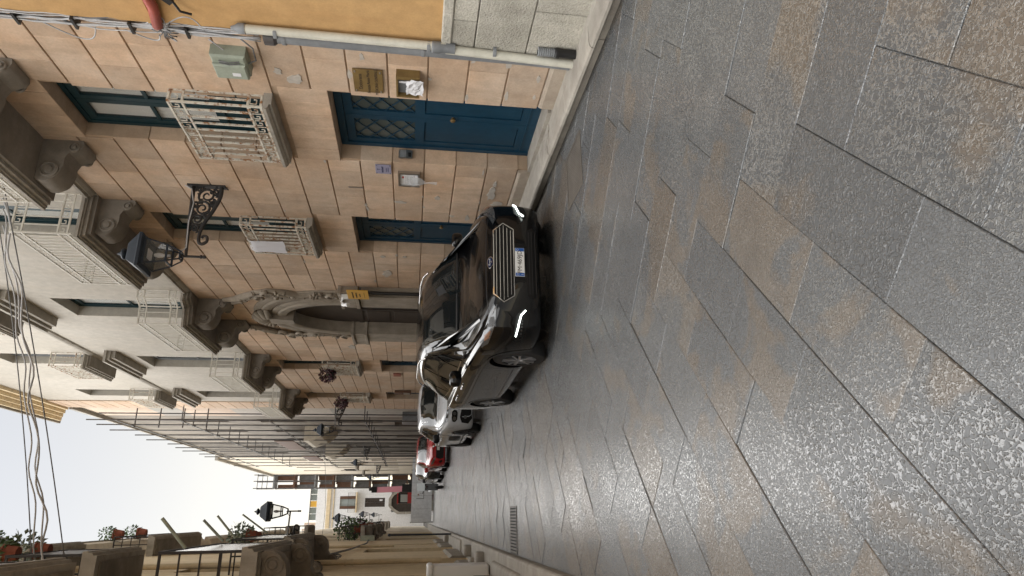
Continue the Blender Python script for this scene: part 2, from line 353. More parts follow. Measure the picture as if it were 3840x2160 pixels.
def slab_geo(mb, poly, tints, rr):
    a, b = inset(poly, .0013), inset(poly, .0042)
    if not a: return False
    if not b or len(a) != len(b):
        gx = sum(p[0] for p in a)/len(a); gy = sum(p[1] for p in a)/len(a); b = [(p[0]+(gx-p[0])*.02,p[1]+(gy-p[1])*.02) for p in a]
    h = rr.uniform(-.004,.003); cx = sum(p[0] for p in a)/len(a); cy = sum(p[1] for p in a)/len(a); tx, ty = rr.uniform(-.006,.006), rr.uniform(-.006,.006)
    H = lambda p: h+(p[0]-cx)*tx+(p[1]-cy)*ty
    n = len(a); vs = [(p[0],p[1],H(p)) for p in b]+[(p[0],p[1],H(p)-.0035) for p in a]+[(p[0],p[1],-.05) for p in a]
    fs = [tuple(range(n))]+[(i,n+i,n+(i+1)%n,(i+1)%n) for i in range(n)]+[(n+i,2*n+i,2*n+(i+1)%n,n+(i+1)%n) for i in range(n)]
    mb.add(vs, fs); tints += [rr.random()]*len(fs) if False else [tints_val]*len(fs); return True
def vis(p):                          # nearest first, slabs the view cone can meet before the rest
    cx = sum(a[0] for a in p)/len(p); cy = sum(a[1] for a in p)/len(p); d = math.hypot(cx, cy)
    seen = cy > 1.0 and -.09*cy-.3 < cx < .95*cy+.5
    return (0 if seen else 40)+d
slabs.sort(key=vis)
rest, rest_t = MB(), []
for i, p in enumerate(slabs):
    tints_val = rs.random()
    if i < 300:
        mb, tt = MB(), []
        if slab_geo(mb, p, tt, rs): mb.build('paving_slab', M['paving'], road, tint=tt, fix=False)
    else: slab_geo(rest, p, rest_t, rs)
ro = rest.build('far_paving_slab', M['paving'], road, tint=rest_t, fix=False); ro["kind"] = "stuff"

# right pavement: kerbstones with a worn round nose, thin flags behind
side = MB().box(4.19, 4.9, -6, 60, -.05, .105).build('pavement', M['mortar']); tag(side, kind='structure')
y = -5.0; prof = [(4.17,0),(4.165,.078),(4.11,.086),(4.08,.095),(4.064,.112),(4.068,.136),(4.088,.152),(4.125,.16),(4.31,.162),(4.31,0)]
while y < 58:
    L = rs.uniform(.7,1.25) if y < 30 else 3.5
    dx, dz = rs.uniform(-.008,.008), rs.uniform(-.006,.004)
    MB().prism([(a+dx,b+(dz if b > 0 else 0)) for a, b in prof], 'y', y+.004, y+L-.004).build('kerbstone', M['kerb'], side, smooth=35); y += L
y = -5.0
while y < 58:
    L = rs.uniform(.6,1.1) if y < 30 else 3.2
    MB().bev(4.316, 4.62, y+.003, y+L-.003, .02, .156+rs.uniform(-.003,.003), .004, '+z').build('flagstone', M['kerb'], side); y += L
lside = MB().box(-1.4, -.66, -6, 60, -.05, .09).build('left_pavement', M['mortar']); tag(lside, kind='structure')
y = -5.0; lp = [(-.585,0),(-.585,.09),(-.60,.115),(-.63,.125),(-.84,.127),(-.84,0)]
while y < 58:
    L = rs.uniform(.8,1.3) if y < 32 else 4
    MB().prism([(a+rs.uniform(-.003,.003),b) for a, b in lp], 'y', y+.004, y+L-.004).build('kerbstone', M['kerb'], lside)
    MB().bev(-1.38, -.846, y+.004, y+L-.004, .02, .125, .004, '+z').build('flagstone', M['kerb'], lside); y += L
# small relief tiles let into the pavement before the double door
for k in range(5):
    for n in range(3): MB().bev(4.19+n*.085, 4.265+n*.085, 6.62+k*.11, 6.72+k*.11, .12, .1665, .004, '+z').build('tactile_stud', M['kerb'], side)
# drain covers
t = thing('drain_cover', 'pale metal tread plate drain cover in the road beside the kerb before the black car', 'drain cover', (3.52,6.12,0), 'drain covers')
MB().box(3.2,3.85,5.8,5.83,-.02,.009).box(3.2,3.85,6.42,6.45,-.02,.009).box(3.2,3.23,5.83,6.42,-.02,.009).box(3.82,3.85,5.83,6.42,-.02,.009).build('frame', M['grate'], t)
mb = MB().box(3.23,3.82,5.83,6.42,-.02,.004)
for i in range(19):
    for k in range(17):
        x, yy = 3.25+i*.0305, 5.85+k*.0345; a = .011; s_ = 1 if (i+k) % 2 else -1
        mb.add([(x-a,yy-a*s_*.4,.0045),(x-a*.2,yy-a*s_*.9,.0045),(x+a,yy+a*s_*.4,.0045),(x+a*.2,yy+a*s_*.9,.0045),(x,yy,.0085)], [(0,1,4),(1,2,4),(2,3,4),(3,0,4)])
mb.build('tread_plate', M['grate'], t)
t = thing('drain_cover', 'slotted metal drain grating in the middle of the road near the left kerb', 'drain cover', (-.21,11,0), 'drain covers')
MB().box(-.57,.14,10.65,10.69,-.02,.01).box(-.57,.14,11.31,11.35,-.02,.01).build('frame', M['grate'], t)
MB().box(-.57,.14,10.69,11.31,-.03,.001).build('pit', M['darkroom'], t)
for k in range(15): MB().box(-.56+k*.048,-.56+k*.048+.026,10.69,11.31,-.02,.01).build('slat', M['grate'], t)
# ================================================================ building helpers
def wall_open(mb, x0, x1, y0, y1, z0, z1, ops):
    ys = sorted({y0,y1,*[min(max(v,y0),y1) for o in ops for v in o[:2]]})
    for a, b in zip(ys, ys[1:]):
        if b-a < 1e-4: continue
        m_ = (a+b)/2; cuts = sorted([(o[2],o[3]) for o in ops if o[0] < m_ < o[1]]); z = z0
        for c0, c1 in cuts:
            if c0 > z+1e-4: mb.box(x0,x1,a,b,z,c0)
            z = max(z, c1)
        if z < z1-1e-4: mb.box(x0,x1,a,b,z,z1)
    return mb
def text(body, size, mat, parent, o, right, up, name='lettering', ext=.0008):
    """flat lettering: o = centre, right/up = world directions"""
    cu = bpy.data.curves.new(name, 'FONT'); cu.body = body; cu.size = size; cu.align_x = 'CENTER'; cu.align_y = 'CENTER'; cu.extrude = ext
    ob = bpy.data.objects.new('tmp_text', cu); COL.objects.link(ob); bpy.context.view_layer.update()
    me = bpy.data.meshes.new_from_object(ob.evaluated_get(bpy.context.evaluated_depsgraph_get())); bpy.data.objects.remove(ob)
    r, u = Vector(right).normalized(), Vector(up).normalized(); n = r.cross(u); off = ORG.get(parent.name, Vector())
    mx = Matrix((r,u,n)).transposed().to_4x4(); mx.translation = Vector(o)-off; me.transform(mx); me.materials.clear(); me.materials.append(mat)
    t_ = bpy.data.objects.new(name, me); COL.objects.link(t_); t_.parent = parent; return t_
def french_window(parent, y0, y1, z0, z1, x, mat, pane='winglass', rows=3, curtain=True, panel=.25, fr=.06):
    """two-leaf glazed door in the plane X=x (seen from -x); frame part with panes and curtain as sub-parts"""
    ym = (y0+y1)/2; mb = MB()
    mb.box(x,x+.06,y0,y0+fr,z0,z1).box(x,x+.06,y1-fr,y1,z0,z1).box(x,x+.06,y0+fr,y1-fr,z1-fr,z1)
    for a, b in ((y0+fr+.004,ym-.003),(ym+.003,y1-fr-.004)):
        s_ = .07; zt = z1-fr-.005; zb = z0+.01; zp = z0+(z1-z0)*panel
        mb.box(x+.01,x+.05,a,a+s_,zb,zt).box(x+.01,x+.05,b-s_,b,zb,zt).box(x+.01,x+.05,a+s_,b-s_,zt-.09,zt).box(x+.01,x+.05,a+s_,b-s_,zp-.05,zp+.05).box(x+.01,x+.05,a+s_,b-s_,zb,zb+.14)
        if panel > .02: mb.box(x+.03,x+.04,a+s_,b-s_,zb+.14,zp-.05)
        for k in range(1, rows): z = zp+.05+(zt-.09-zp-.05)*k/rows; mb.box(x+.015,x+.045,a+s_,b-s_,z-.02,z+.02)
    w = mb.build('window', mat, parent)
    for a, b in ((y0+fr+.074,ym-.073),(ym+.073,y1-fr-.074)):
        MB().box(x+.028,x+.034,a,b,z0+(z1-z0)*panel+.05,z1-fr-.095).build('pane', M[pane], w)
        if curtain:
            rows_ = []
            for k in range(13):
                yy = a+(b-a)*k/12; xx = x+.058+.008*math.sin(k*2.1); rows_.append([(xx,yy,z0+.15),(xx,yy,z1-fr-.05)])
            MB().grid(rows_).build('curtain', M['curtain'], w, smooth=True)
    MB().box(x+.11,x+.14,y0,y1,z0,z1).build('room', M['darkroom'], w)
    return w
def meander(mb, a, b, z0, z1, t=.012, unit=.13):
    a, b = Vector(a), Vector(b); L = (b-a).length; n = max(1, round(L/unit)); d = (b-a)/n; h = z1-z0
    pts = [(.06,0),(.06,1),(.78,1),(.78,.3),(.42,.3),(.42,.62)]
    for k in range(n):
        P = [a+d*(k+p)+Vector((0,0,z0+h*(.14+.72*q)-a.z)) for p, q in pts]
        for p, q in zip(P, P[1:]): mb.obox(p, q, t*.6, t, up=(0,0,1) if abs(p.z-q.z) < 1e-5 else d.normalized())
def railing(parent, path, z, mat, step=.115, t=.014, name='railing'):
    """z = (bottom rail, band top, upper band bottom, top rail); path: plan points"""
    mb = MB(); fret, fret2 = MB(), MB()
    for a, b in zip(path, path[1:]):
        for zz in z: mb.obox((*a,zz), (*b,zz), .02, .024)
        meander(fret, (*a,0), (*b,0), z[0], z[1]); meander(fret2, (*a,0), (*b,0), z[2], z[3])
    for p in path: mb.obox((*p,z[0]-.06), (*p,z[3]+.01), .022, .022)
    rl = mb.build(name, mat, parent); fret.build('lower_fretwork', mat, rl); fret2.build('upper_fretwork', mat, rl)
    for a, b in zip(path, path[1:]):
        L = math.hypot(b[0]-a[0], b[1]-a[1]); n = max(2, round(L/step))
        for k in range(1, n):
            x, y = a[0]+(b[0]-a[0])*k/n, a[1]+(b[1]-a[1])*k/n; MB().box(x-t/2,x+t/2,y-t/2,y+t/2,z[1],z[2]).build('bar', mat, rl)
    return rl
def corbel(parent, yc, w, xo, zt, drop, xw=4.5, sgn=-1):
    """scroll console under a slab: sgn -1 stands off the right-hand wall"""
    d = abs(xw-xo); pr = [(0,-1),(.10,-1.03),(.19,-.97),(.24,-.84),(.28,-.70),(.40,-.62),(.56,-.63),(.72,-.58),(.85,-.45),(.92,-.28),(.92,-.10),(.88,0),(0,0)]
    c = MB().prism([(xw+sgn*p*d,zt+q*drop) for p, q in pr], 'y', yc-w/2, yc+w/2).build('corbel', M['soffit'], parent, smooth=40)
    for s_ in (-1,1):
        for cx, cz, r in ((.68,-.31,.30),(.17,-.82,.17)):
            y = yc+s_*(w/2); rr = r*drop*.8
            v = MB().lathe([(rr,-.012*s_),(rr,.02*s_),(rr*.8,.03*s_),(rr*.72,.012*s_),(rr*.5,.012*s_),(rr*.4,.035*s_),(.001,.04*s_)], (xw+sgn*cx*d,y,zt+cz*drop), 'y', 18); v.build('volute', M['soffit'], c, smooth=40)
    return c
def balcony(parent, y0, y1, zb, xf, zr, corbels, xw=4.5, sgn=-1, drop=.46, cw=.34, mat='whitepaint', step=None, rail=True):
    path = [(xw,y0),(xf,y0),(xf,y1),(xw,y1)] if not step else [(xw,y0),(xw+sgn*.22,y0),(xw+sgn*.34,y0+step),(xf,y0+step+.05),(xf,y1-step-.05),(xw+sgn*.34,y1-step),(xw+sgn*.22,y1),(xw,y1)]
    def ring(e): 
        o = []; cy = (y0+y1)/2
        for x, y in path: o.append((x+sgn*e*(0 if abs(x-xw) < 1e-6 else 1), y+(e if y > cy else -e)))
        return o
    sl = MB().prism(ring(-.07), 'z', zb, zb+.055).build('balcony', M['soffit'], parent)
    MB().prism(ring(-.03), 'z', zb+.055, zb+.10).prism(ring(0), 'z', zb+.10, zb+.125).prism(ring(.025), 'z', zb+.125, zb+.17).build('moulding', M['stone'], sl)
    for yc in corbels: corbel(sl, yc, cw, xf-sgn*.06, zb, drop, xw, sgn)
    if rail:
        pp = [(x-sgn*(.05 if abs(x-xw) > 1e-6 else 0), y+(.05 if y < (y0+y1)/2 else -.05)) for x, y in path]
        railing(sl, pp, zr, M[mat])
    return sl

# ================================================================ right side: palazzo with rusticated ground floor
PAL = thing('palazzo', 'long pink palazzo with grooved block ground floor and white balconies behind the black car', 'building', (4.8,17.4,0))
Y0P, Y1P = 5.47, 29.35
doors = [(6.43,7.86),(9.69,11.11),(19.87,21.45),(25.3,26.75)]
wins = [(6.64,7.67,3.40,5.77),(9.89,10.87,3.40,5.77),(20.05,21.25,3.40,5.77),(25.5,26.6,3.40,5.77)]
PORT = (13.35,16.90,0,5.02)
zc = [.33+.4275*k for k in range(15)]
ops = [(a,b,0,2.71) for a, b in doors]+wins
up2 = [(6.62,7.72,6.5,9.38),(9.85,10.98,6.5,9.38),(14.45,15.72,6.5,9.38),(19.81,21.23,6.5,9.62),(25.42,26.71,6.5,9.62)]
up3 = [(14.45,15.72,10.95,13.45),(19.79,21.05,10.95,13.5),(25.34,26.6,10.95,13.7)]
e = .012
wall_open(MB(), 4.522, 4.86, Y0P, Y1P, 0, 6.31, [(a-e,b+e,c-e,d+e) for a, b, c, d in ops]+[(13.9,16.35,0,4.7)]).build('ground_floor_wall', M['groove'], PAL)
wall_open(MB(), 4.5, 4.86, Y0P, Y1P, 6.31, 15.9, up2+up3).build('upper_wall', M['cream'], PAL)
MB().box(4.87,12,Y0P+.01,Y1P-.01,0,15.9).build('core', M['cream'], PAL)
# rusticated blocks, each its own piece
panels = [(a-.05,b+.05,2.71,3.33) for a, b in doors]+[(a-.06,b+.06,5.77,6.315) for a, b, _, _ in wins]
sills = [(a-.13,b+.13,3.3,3.42) for a, b, _, _ in wins]
far_blocks = MB(); bmesh_n = 0; G = .0088; GV = .0012; rb = random.Random(5)
def block(y0, y1, z0, z1, x=4.5, d=.25):
    global bmesh_n
    if y1-y0 < .05: return
    j = rb.uniform(-.003,.003)
    if y0 < 21.6 and bmesh_n < 300: MB().bev(x+j, x+d, y0+GV, y1-GV, z0+G, z1-G, .005).build('wall_block', M['pink'], PAL); bmesh_n += 1
    else: far_blocks.bev(x+j, x+d, y0+GV, y1-GV, z0+G, z1-G, .005)
for k in range(14):
    z0, z1 = zc[k], zc[k+1]; gone = []
    for a, b, c, d in ops+panels+[PORT]:
        if min(d,z1)-max(c,z0) > .06: gone.append((a,b))
    gone.sort(); free, y = [], Y0P
    for a, b in gone:
        if a > y+.02: free.append((y,a))
        y = max(y,b)
    if y < Y1P-.02: free.append((y,Y1P))
    for a, b in free:
        js = [a]; t_ = (5.84 if k % 2 == 1 else 6.23)-.78*3
        while t_ < b:
            if t_ > a+.2 and t_ < b-.2: js.append(t_)
            t_ += .78
        js.append(b)
        for p, q in zip(js, js[1:]): block(p, q, z0, z1)
for a, b, z0, z1 in panels:
    n = 6 if z0 < 4 else 5
    for i in range(n): block(a+(b-a)*i/n, a+(b-a)*(i+1)/n, z0, z1-(.06 if z0 < 4 else 0))
fb = far_blocks.build('far_wall_block', M['pink'], PAL); fb["kind"] = "stuff"
for a, b, n in ((Y0P,6.38,0),(7.91,9.64,1),(11.16,13.2,2),(17.05,19.82,3),(21.5,25.25,4),(26.8,Y1P,5)):
    MB().prism([(4.468,.1),(4.468,.29),(4.485,.325),(4.53,.328),(4.53,.1)], 'y', a, b).build('plinth', M['plinth'], PAL)
# string course
for a, b in ((Y0P,6.06),(8.36,9.27),(11.58,13.6),(16.65,19.07),(21.52,24.55),(27.25,Y1P)):
    MB().prism([(4.5,6.30),(4.47,6.32),(4.44,6.36),(4.44,6.39),(4.41,6.40),(4.41,6.44),(4.5,6.46)], 'y', a, b).build('string_course', M['stone'], PAL)
MB().prism([(4.5,10.62),(4.46,10.64),(4.43,10.70),(4.43,10.76),(4.5,10.79)], 'y', Y0P, 27.7).build('upper_string_course', M['stone'], PAL)
# crumbled plaster patches
def patch(yc, zc_, ry, rz, n=14, x=4.494, parent=None):
    r2 = random.Random(int(yc*97+zc_*31)); P = []
    for i in range(n):
        a = 2*math.pi*i/n; k = r2.uniform(.55,1.1); P.append((yc+ry*k*math.cos(a), zc_+rz*k*math.sin(a)))
    MB().prism(P, 'x', x, x+.014).build('plaster_patch', M['patch'], parent or PAL)
for a in ((6.22,3.03,.11,.10),(6.1,3.20,.06,.05),(8.62,.62,.22,.07),(8.95,.50,.10,.09),(8.32,.60,.10,.03),(8.85,1.40,.07,.05),(9.05,1.95,.05,.09),(9.45,1.15,.05,.05),(9.5,.9,.12,.05),(11.3,2.3,.07,.05),(11.28,1.9,.05,.04),(9.6,.72,.10,.05),(18.2,3.4,.25,.12),(12.2,2.25,.2,.1),(5.75,2.3,.07,.03),(17.6,3.0,.12,.05)): patch(*a)
rq = random.Random(77)
for k in range(34):
    y_, c_ = rq.choice((rq.uniform(5.6,6.35),rq.uniform(7.95,9.6),rq.uniform(8,9.6),rq.uniform(11.2,13.0),rq.uniform(17.2,19.7))), rq.choice((.42,.75,.78,1.15,1.2,1.6,2.05,2.47,2.9,3.32,3.74)); patch(y_, c_+rq.uniform(-.03,.03), rq.uniform(.02,.09), rq.uniform(.012,.035), 9, 4.4955)
# upper quoin pilaster
mb = MB()
for k in range(22):
    z0 = 6.5+k*.427
    MB().bev(4.462,4.52,27.72,Y1P-.01,z0+G,z0+.427-G,.007).build('quoin_block', M['pink'], PAL)
# eaves
mb = MB()
for x, z0, z1 in ((4.38,15.75,15.9),(4.25,15.9,16.02),(4.12,16.02,16.12),(3.98,16.12,16.22)): mb.box(x,12,Y0P,Y1P+4.5-x,z0,z1)
ea = mb.build('eaves', M['ochre'], PAL)
MB().box(3.9,12,Y0P,Y1P+.7,16.225,16.33).build('roof_edge', M['soffit'], PAL)

# --- blue doors
def lattice_door(y0, y1, x, zb=.2, zt=2.71):
    mb = MB(); ym = (y0+y1)/2; zm = 1.70
    mb.box(x-.02,x+.06,y0,y0+.07,zb,zt).box(x-.02,x+.06,y1-.07,y1,zb,zt).box(x-.02,x+.06,y0+.07,y1-.07,zt-.09,zt)
    for a, b in ((y0+.072,ym-.002),(ym+.002,y1-.072)):
        mb.box(x,x+.05,a,a+.09,zb,zt-.095).box(x,x+.05,b-.09,b,zb,zt-.095).box(x,x+.05,a+.09,b-.09,zt-.2,zt-.095).box(x,x+.05,a+.09,b-.09,zm-.07,zm+.05).box(x,x+.05,a+.09,b-.09,zb,zb+.22)
    mb.box(x-.012,x-.001,y0+.075,y1-.075,zb+.12,zb+.135)
    d = mb.build('door', M['blue'], PAL)
    for a, b in ((y0+.162,ym-.092),(ym+.092,y1-.162)):
        MB().bev(x+.012,x+.03,a,b,zb+.22,zm-.07,.012).build('panel', M['blue'], d)
        MB().box(x+.034,x+.04,a,b,zm+.05,zt-.2).build('pane', M['doorglass'], d)
        w, h = b-a, zt-.2-zm-.05
        za, zb_ = zm+.05, zt-.2; st = h/3.5; sl_ = st*1.75/w*.5      # bars cross the pane diagonally, cut off at its edges
        for k in range(-2,5):
            for s_ in (1,-1):
                z0_, z1_ = za+k*st, za+k*st+1.7*st; f0 = max(0,(za-z0_)/(z1_-z0_)); f1 = min(1,(zb_-z0_)/(z1_-z0_))
                if f1-f0 < .08: continue
                ya = lambda f: (a+w*f) if s_ > 0 else (b-w*f)
                MB().obox((x+.016,ya(f0),z0_+(z1_-z0_)*f0),(x+.016,ya(f1),z0_+(z1_-z0_)*f1),.012,.012,up=(1,0,0)).build('lattice_bar', M['blue'], d)
    MB().lathe([(.001,-.05),(.03,-.05),(.034,-.03),(.018,-.02),(.018,0)], (x,ym-.05,1.28), 'x', 12).build('knob', M['brass'], d, smooth=True)
    MB().box(4.46,x+.1,y0,y1,.13,zb+.004).build('door_step', M['kerb'], PAL)
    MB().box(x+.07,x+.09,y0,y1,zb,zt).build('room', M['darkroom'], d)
for a, b in doors: lattice_door(a+.012, b-.012, 4.735)
# --- ground-floor windows with rusty guard rails
for n, (a, b, c, d) in enumerate(wins):
    french_window(PAL, a+.012, b-.012, c, d-.012, 4.68, M['teal'], pane='winclear', rows=2, panel=.30)
    sl_ = MB().prism([(4.30,3.385),(4.30,3.42),(4.70,3.425),(4.70,3.33),(4.36,3.33),(4.36,3.355),(4.33,3.36)], 'y', a-.13, b+.15).build('window_sill', M['stone'], PAL)
    railing(PAL, [(4.5,a-.08),(4.345,a-.08),(4.345,b+.10),(4.5,b+.10)], (3.45,3.59,4.28,4.43), M['rustypaint'], step=.135, t=.02, name='window_guard')
# --- upper French windows
for a, b, c, d in up2+up3: french_window(PAL, a, b, c, d, 4.72, M['teal'] if a < 19 else M['zinc'], pane='winclear', rows=2, panel=.2)
for a, b in ((13.9,16.13),(19.18,21.68),(24.83,27.38)):
    MB().box(4.30,4.5,a+.08,b-.08,9.95,10.06).box(4.24,4.5,a+.04,b-.04,10.06,10.15).box(4.18,4.5,a,b,10.15,10.22).build('hood_cornice', M['stone'], PAL)
# --- balconies
ZR = (6.60,6.73,7.20,7.34)
balcony(PAL, 6.02, 8.38, 6.30, 3.82, ZR, (6.40,7.98))
balcony(PAL, 9.28, 11.55, 6.30, 3.82, ZR, (9.62,11.2))
balcony(PAL, 13.62, 16.62, 6.30, 3.80, ZR, (14.35,15.95), drop=.62, cw=.42, step=.22)
balcony(PAL, 19.08, 21.5, 6.30, 3.74, ZR, (19.45,21.1))
balcony(PAL, 24.6, 27.2, 6.30, 3.74, ZR, (24.95,26.85))
ZT = (10.98,11.09,11.62,11.74)
for a, b in ((13.95,16.2),(19.5,21.35),(25.05,26.9)): balcony(PAL, a, b, 10.70, 4.06, ZT, (), mat='rustypaint')

# --- portal
PT = pivot('portal', PAL); YC, RY, RZ, ZI = 15.13, 1.12, 1.36, 3.26
for s_ in (-1,1):
    a, b = sorted((YC+s_*RY, YC+s_*(RY+.72))); o1, o2 = sorted((YC+s_*(RY+.72), YC+s_*(RY+.98)))
    MB().bev(4.36,4.70,a,b,.13,1.62,.012).bev(4.36,4.70,a,b,1.626,2.86,.012).build('jamb', M['portalstone'], PT)
    MB().bev(4.42,4.6,o1+.002,o2-.002,.13,2.84,.012).build('outer_jamb', M['portalstone'], PT)
    MB().bev(4.33,4.70,min(a,o1)-.03,max(b,o2)+.03,2.87,2.95,.01).bev(4.345,4.70,min(a,o1)-.015,max(b,o2)+.015,2.95,3.2,.01).bev(4.32,4.70,min(a,o1)-.04,max(b,o2)+.04,3.2,3.27,.01).build('impost', M['portalstone'], PT)
def ell(r, k, n, ex=0): 
    a = math.pi*k/n; return (YC+(RY+r)*math.cos(a), ZI+(RZ+r)*math.sin(a))
n = 28
for nm, r0, r1, xf in (('archivolt',0,.34,4.38),('outer_archivolt',.34,.72,4.43)):
    rows = []
    for k in range(n+1):
        a0, a1 = ell(r0,k,n), ell(r1,k,n); am = ell(r0+(r1-r0)*.5,k,n)
        rows.append([(4.70,*a0),(xf+.02,*a0),(xf,*ell(r0+.03,k,n)),(xf,*am),(xf+.03,*ell(r0+(r1-r0)*.6,k,n)),(xf+.03,*ell(r1-.04,k,n)),(xf+.05,*a1),(4.6,*a1)])
    MB().grid(rows).build(nm, M['portalstone'], PT, smooth=35)
# spandrel slab behind the mouldings
outer = [(13.3,3.27)]+[(13.3,5.02),(16.95,5.02),(16.95,3.27)]
rows = []
for k in range(n+1):
    q = ell(.3,k,n); f = 1-k/n
    t_ = k/n*3.0
    if t_ < .75: p = (16.95, 3.27+(5.02-3.27)*t_/.75)
    elif t_ < 2.25: p = (16.95-(3.65)*(t_-.75)/1.5, 5.02)
    else: p = (13.3, 5.02-(5.02-3.27)*(t_-2.25)/.75)
    rows.append([(4.50,*q),(4.50,*p),(4.6,*p)])
MB().grid(rows).build('spandrel', M['pink'], PT)
MB().prism([(YC-.13,ZI+RZ-.16),(YC+.13,ZI+RZ-.16),(YC+.24,ZI+RZ+.36),(YC-.24,ZI+RZ+.36)], 'x', 4.30, 4.6).build('keystone', M['portalstone'], PT)
sh = MB()
for k in range(9):                     # shell over the keystone
    a = math.pi*(k+.5)/9; sh.tube([(4.40,YC,ZI+RZ+.30),(4.33,YC+.30*math.cos(a),ZI+RZ+.30+.26*math.sin(a)),(4.42,YC+.52*math.cos(a),ZI+RZ+.30+.46*math.sin(a))],[.03,.075,.06],8)
sh.build('shell_ornament', M['portalstone'], PT, smooth=True)
for s_ in (1,-1):
    sc = MB(); pts = [(1.66,3.32),(1.70,3.62),(1.58,3.9),(1.54,4.15),(1.70,4.45),(1.76,4.72),(1.62,4.98),(1.40,5.2),(1.12,5.5),(1.02,5.78)]
    sm = []
    for i in range(len(pts)-1):
        for u in (0,.33,.66): sm.append((pts[i][0]+(pts[i+1][0]-pts[i][0])*u, pts[i][1]+(pts[i+1][1]-pts[i][1])*u))
    sm.append(pts[-1])
    sc.tube([(4.475,YC-s_*p,q) for p, q in sm], [.072-.022*math.sin(i*.5) for i in range(len(sm))], 10)
    sc.tube([(4.44,YC-s_*(p-.17),q+.03) for p, q in sm[2:-2]], .045, 8)
    for cy, cz, r in ((1.60,3.42,.15),(1.62,4.72,.17),(1.36,4.95,.11),(1.42,4.55,.09),(1.2,5.32,.1),(1.52,4.2,.08)):
        sp = [(4.42,YC-s_*(cy+r*(1-i/16)*math.cos(i*.7)),cz+r*(1-i/16)*math.sin(i*.7)) for i in range(16)]; sc.tube(sp, [.045*(1-i/22) for i in range(16)], 8)
    for i in range(26):                # leaf clusters
        u = rb.uniform(.1,.95); p, q = sm[int(u*(len(sm)-1))]; a = rb.uniform(0,6.28); rr = rb.uniform(.07,.15); p += rb.uniform(-.12,.05)
        sc.tube([(4.46,YC-s_*p,q),(4.40,YC-s_*(p+rr*.6*math.cos(a)),q+rr*.6*math.sin(a)),(4.46,YC-s_*(p+rr*math.cos(a)),q+rr*math.sin(a))],[.02,.035,.008],6)
    sc.build('scrollwork', M['portalstone'], PT, smooth=True)
door_poly = [(YC-RY,.13),(YC+RY,.13)]+[ell(0,k,20) for k in range(21)]
pd = MB().prism(door_poly, 'x', 4.672, 4.73).build('door', M['darkwood'], PT)
for s_ in (-1,1):
    for z0, z1 in ((.3,1.2),(1.35,2.2),(2.3,2.85)):
        a, b = sorted((YC+s_*.12, YC+s_*(RY-.14))); MB().bev(4.655,4.675,a,b,z0,z1,.012).build('panel', M['darkwood'], PT)
MB().box(4.652,4.673,YC-RY,YC+RY,2.95,3.07).box(4.645,4.673,YC-.03,YC+.03,.13,2.95).build('transom', M['darkwood'], PT)
MB().box(4.3,4.75,YC-RY,YC+RY,.12,.17).build('threshold', M['kerb'], PT)

# ================================================================ right side: near ochre-orange house
NH = thing('house', 'orange plastered house with rough hammered stone base at the near right edge', 'house', (5,0,0))
MB().box(4.44,12,-8,5.43,1.49,14).build('wall', M['orange'], NH)
MB().box(4.43,4.46,-8,5.43,4.19,4.24).build('string_course', M['orange'], NH)
MB().box(4.47,12,-8,5.42,0,1.49).build('base', M['mortar'], NH)
for z0, z1, off in ((.13,.65,.3),(.65,1.17,.9),(1.17,1.40,.1)):
    y = 5.44; first = True
    while y > -7.5:
        L = off+.35 if first else rb.uniform(1.0,1.6); first = False
        MB().bev(4.40+rb.uniform(0,.006),4.5,y-L+.004,y-.004,z0+.004,z1-.004,.009).build('stone_block', M['granite'], NH); y -= L
MB().bev(4.385,4.5,-7.5,5.445,1.40,1.50,.012).build('coping', M['granite'], NH)
# ================================================================ right side: house under scaffolding
SH = thing('house', 'grey weathered house front covered by scaffolding poles beyond the palazzo', 'house', (6,42,0))
wops = [(y,y+1.1,z,z+2.2) for y in (33.2,37.2,41.4,45.6,50) for z in (3.2,6.9,10.6)]+[(y,y+1.3,0,2.6) for y in (34,39.5,44,49)]
wall_open(MB(), 4.55, 5.0, 29.4, 54.5, 0, 15.56, wops).build('wall', M['scafwall'], SH)
MB().box(5.02,12,29.42,54.5,0,15.5).build('core', M['scafwall'], SH)
for y0, y1, z0, z1 in wops: MB().box(4.80,4.86,y0,y1,z0,z1).build('shutter', M['brownwood'] if z0 > 1 else M['darkwood'], SH)
MB().box(4.40,5.2,29.4,54.5,15.56,15.7).build('coping', M['concrete'], SH)
for z0, z1, m_ in ((.13,5.3,'concrete'),(5.3,9.5,'patch'),(9.5,11.6,'pinkfar'),(11.6,12.8,'concrete'),(12.8,15.3,'pinkfar')): MB().box(4.51,4.56,29.42,31.9,z0,z1).build('corner_strip', M[m_], SH)
for y0, y1 in ((35.5,39),(44.6,47.3)):
    MB().prism([(4.56,7.2),(3.78,7.2),(3.78,6.98),(4.0,6.35),(4.3,6.0),(4.56,5.85)], 'y', y0, y1).build('balcony', M['beigewall'], SH)
    MB().box(3.80,3.84,y0+.5,y1+1.6,7.8,8.75).build('balcony_screen', M['brownwood'], SH)
SF = thing('scaffolding', 'tall scaffolding of dark steel tubes standing along the grey house front', 'scaffolding', (4,41,0))
for i, y in enumerate((28.6,30.1,32,33.9,36,38,40,42,44,46,48,51,54)):
    for x in ((3.86,4.34) if i > 0 else (3.86,)): MB().tube([(x,y,.14 if x > 4.1 else 0),(x+.01,y,14.6+(i*37%5)*.12)], .026, 8).build('standard', M['steel'], SF)
    for z in (3.65,10.95): MB().tube([(3.80,y+.05,z+.06),(4.56,y+.05,z+.06)], .022, 6).build('transom', M['steel'], SF)
for z in (3.65,7.5,10.95,13.4): MB().tube([(3.81,28.3,z),(3.81,54.3,z-.1)], .024, 6).build('ledger', M['zinc'] if z > 7 else M['steel'], SF)
